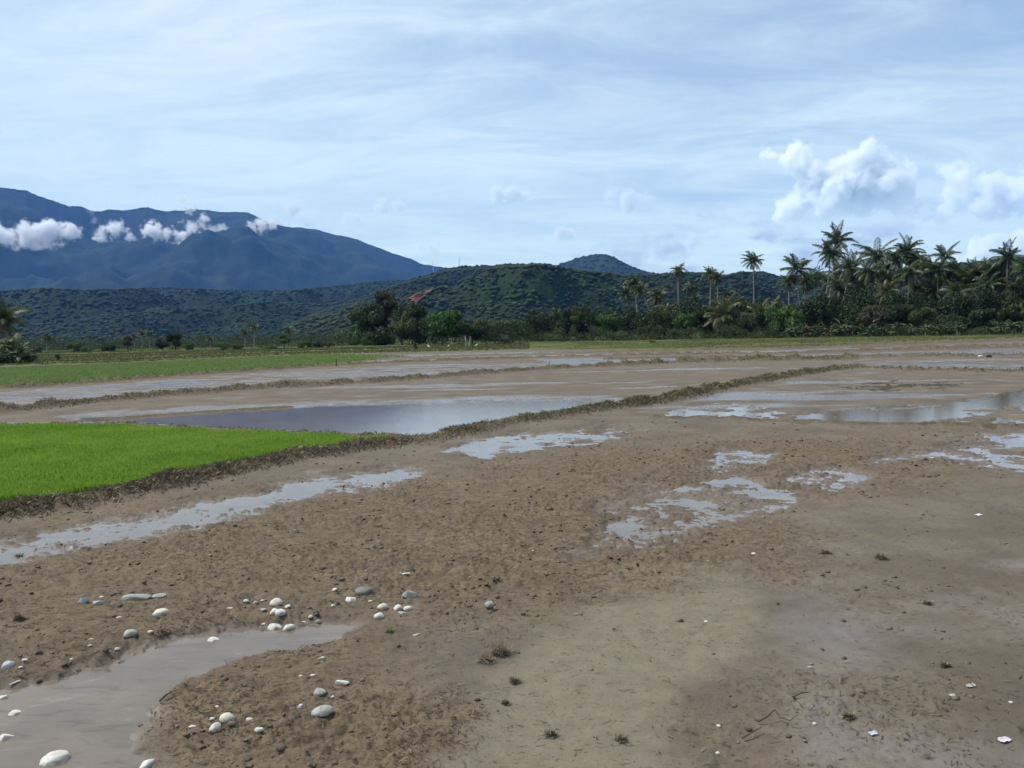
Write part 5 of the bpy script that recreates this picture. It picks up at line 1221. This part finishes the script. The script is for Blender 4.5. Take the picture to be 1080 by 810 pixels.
# scraps
def scrap(px, py, wpx, hpx, label, cols, seed, name='plastic_scrap', cat='litter'):
    b = gp(px, py, .02); D = zdep(b); s = wpx / FPX * D / 2 * .85; n = 12
    gx, gy = np.meshgrid(np.linspace(-1, 1, n), np.linspace(-1, 1, n)); zz = fbm(gx + seed, gy * 1.3, .7, 3, seed)
    X = gx * (1 - .3 * np.abs(gy)) + .15 * fbm(gy + seed, gx, .6, 2, 3); V = np.stack([X * s, gy * s * .6 + gx * .2 * s, (zz + .4) * s * .22 + .003], -1).reshape(-1, 3)
    i = np.arange(n - 1)[:, None] * n; j = np.arange(n - 1)[None]; F = np.stack([i + j, i + j + 1, i + n + j + 1, i + n + j], -1).reshape(-1, 4)
    V2 = V - [0, 0, .0015]; F = np.vstack([F, (F + n * n)[:, ::-1]])
    m = mat_simple('thin_scrap', cols[0], cols[1], 12, .5); o = mesh_np(name, np.vstack([V, V2]), F, m, True); o.location = (b[0], b[1], gz(b[0], b[1]) + .002)
    tag(o, label, cat); return o
scrap(1059, 786, 18, 8, 'crumpled pinkish white plastic scrap at the bottom right corner', ((.45, .40, .44), (.65, .6, .62)), 1)
scrap(921, 781, 13, 6, 'small bluish white plastic scrap at the bottom right', ((.3, .34, .4), (.5, .54, .6)), 2)
scrap(1024, 730, 13, 6, 'dull whitish dry leaf on wet mud near the right edge', ((.3, .28, .24), (.42, .4, .36)), 3, 'dry_leaf', 'leaf')
scrap(1004, 740, 9, 3, 'narrow pale dry leaf left below the dull whitish one', ((.3, .28, .24), (.42, .4, .36)), 4, 'dry_leaf', 'leaf')
scrap(1032, 546, 11, 3, 'flat white plastic flake shining on the mud at right', ((.5, .5, .5), (.7, .7, .7)), 5)
scrap(983, 484, 6, 3, 'small white plastic flake near the right flooded patch', ((.5, .5, .5), (.7, .7, .7)), 6)

def post(px, base, top, rad, label, mat, name='wooden_stake'):
    b = gp(px, base); D = math.hypot(b[0], b[1]); H = at_dist(px, top, D)[2]
    tubes = [([(0, 0, -.1), (.01, 0, H * .5), (.03, 0, H)], [rad, rad, rad * .8], 7)]
    o = tube_mesh(name, tubes, mat); o.location = (b[0], b[1], 0); tag(o, label, 'stake'); return o
post(354.5, 387, 378, .035, 'dark upright stake at the edge of the left green paddy', M_BARKD)
post(579, 388, 380, .03, 'short pale stake on the bund in the middle distance', M_BARK)
# two bare trunks before the grove
for px, tpx, top, lb in ((491.5, 490.5, 354, 'bare pale dead trunk before the grove, left of two'), (494.5, 496, 354.5, 'bare pale dead trunk before the grove, right of two')):
    b = gp(px, 367); D = math.hypot(b[0], b[1]); t_ = at_dist(tpx, top, D) - b
    o = tube_mesh('dead_trunk', [([(0, 0, -.1), t_ * .5 + [.04, 0, 0], t_], [.10, .08, .04], 7), ([t_ * .55, t_ * .55 + [.3, .1, .35]], [.04, .015], 5)], M_BARK); o.location = b; tag(o, lb, 'dead tree', 'bare trunks before the grove')
# white birds on the meadow
def egret(px, base, hpx, label, rz):
    b = gp(px, base); D = math.hypot(b[0], b[1]); H = hpx / FPX * D
    mw = mat_simple('white_plumage', (.65, .65, .62), (.8, .8, .78), 8, .7); ml = M_BARKD
    r = empty('white_bird', (b[0], b[1], 0), label, 'bird', 'white birds on the meadow'); r.rotation_euler.z = rz; r.scale = (H, H, H)
    tube_mesh('body', [([(-.34, 0, .40), (-.2, 0, .46), (0, 0, .52), (.14, 0, .56), (.2, 0, .66), (.16, 0, .78), (.2, 0, .9), (.25, 0, .93)], [.02, .09, .13, .09, .045, .035, .04, .045], 10)], mw, r)
    tube_mesh('beak', [([(.28, 0, .93), (.42, 0, .9)], [.02, .004], 6)], M_STRAW, r)
    for s_ in (-.04, .04): tube_mesh('leg', [([(0, s_, .42), (.02, s_, .2), (0, s_, 0), (.08, s_, 0)], [.014, .012, .012, .008], 5)], ml, r)
egret(452, 368, 5.5, 'white bird on the grass left of the shade tree trunk', 2.6)
egret(502.5, 366.5, 5, 'white bird on the grass right of the bare trunks', .4)
egret(473, 366.5, 3.5, 'small white bird in the shade right of the round tree trunk', .2)
# brush pile before the middle belt
broadleaf(689, 362, 357, 11, M_LEAF_B, 'bush', 3, 'brush_pile', 'dark brown brush pile lying on the meadow before the middle trio', 'brush pile')
# things on the right bund
b = gp(1034, 377.5); V, F = ICO3; V = V * (1 + .25 * fbm(V[:, 0] + V[:, 2], V[:, 1], .8, 3, 4))[:, None] * [.11, .08, .06]
o = mesh_np('sack', V, F, mat_simple('sack_white', (.5, .5, .48), (.68, .68, .66), 20, .7), True); o.location = (b[0], b[1], gz(b[0], b[1]) + .04); tag(o, 'small white sack lying on the right bund', 'sack')
b = gp(1043, 377.8); r = empty('stump', (b[0], b[1], gz(b[0], b[1])), 'dark stump with a thin stick poking up on the right bund', 'stump')
V = ICO3[0] * (1 + .35 * fbm(ICO3[0][:, 0] * 1.4 + ICO3[0][:, 2], ICO3[0][:, 1], .8, 3, 14))[:, None] * [.13, .10, .09]
mesh_np('wood', V + [0, 0, .06], ICO3[1], M_BARKD, False, r); tube_mesh('stick', [([(-.05, 0, .1), (-.09, 0, .22), (-.1, 0, .3)], [.012, .01, .006], 5)], M_BARKD, r)
# radio mast on the ridge
def mast(px, base, top, label):
    D = 1560; b = at_dist(px, base, D); H = at_dist(px, top, D)[2] - b[2]
    r = empty('radio_mast', tuple(b - [0, 0, 4]), label, 'mast', None); mm = mat_simple('mast_steel', (.3, .3, .3), (.4, .38, .38), 1, .6)
    legs = [([(1.2 * math.cos(a), 1.2 * math.sin(a), 0), (.25 * math.cos(a), .25 * math.sin(a), H + 4)], [.22, .16], 5) for a in (0, 2.09, 4.19)]
    tube_mesh('lattice', legs, mm, r)
    tube_mesh('antenna', [([(0, 0, H + 3), (0, 0, H + 9)], [.2, .1], 5)], mm, r)
    tube_mesh('cross_bracing', [([(1.2 * (1 - .8 * k / 10) * math.cos(a), 1.2 * (1 - .8 * k / 10) * math.sin(a), (H + 4) * k / 10), (1.2 * (1 - .8 * (k + 1) / 10) * math.cos(a + 2.09), 1.2 * (1 - .8 * (k + 1) / 10) * math.sin(a + 2.09), (H + 4) * (k + 1) / 10)], [.07, .07], 4) for k in range(10) for a in (0, 2.09, 4.19)], mm, r)
mast(484.5, 285, 272, 'tall thin radio mast on the wooded ridge')
mast(457, 292, 276, 'shorter thin mast at the left end of the ridge')
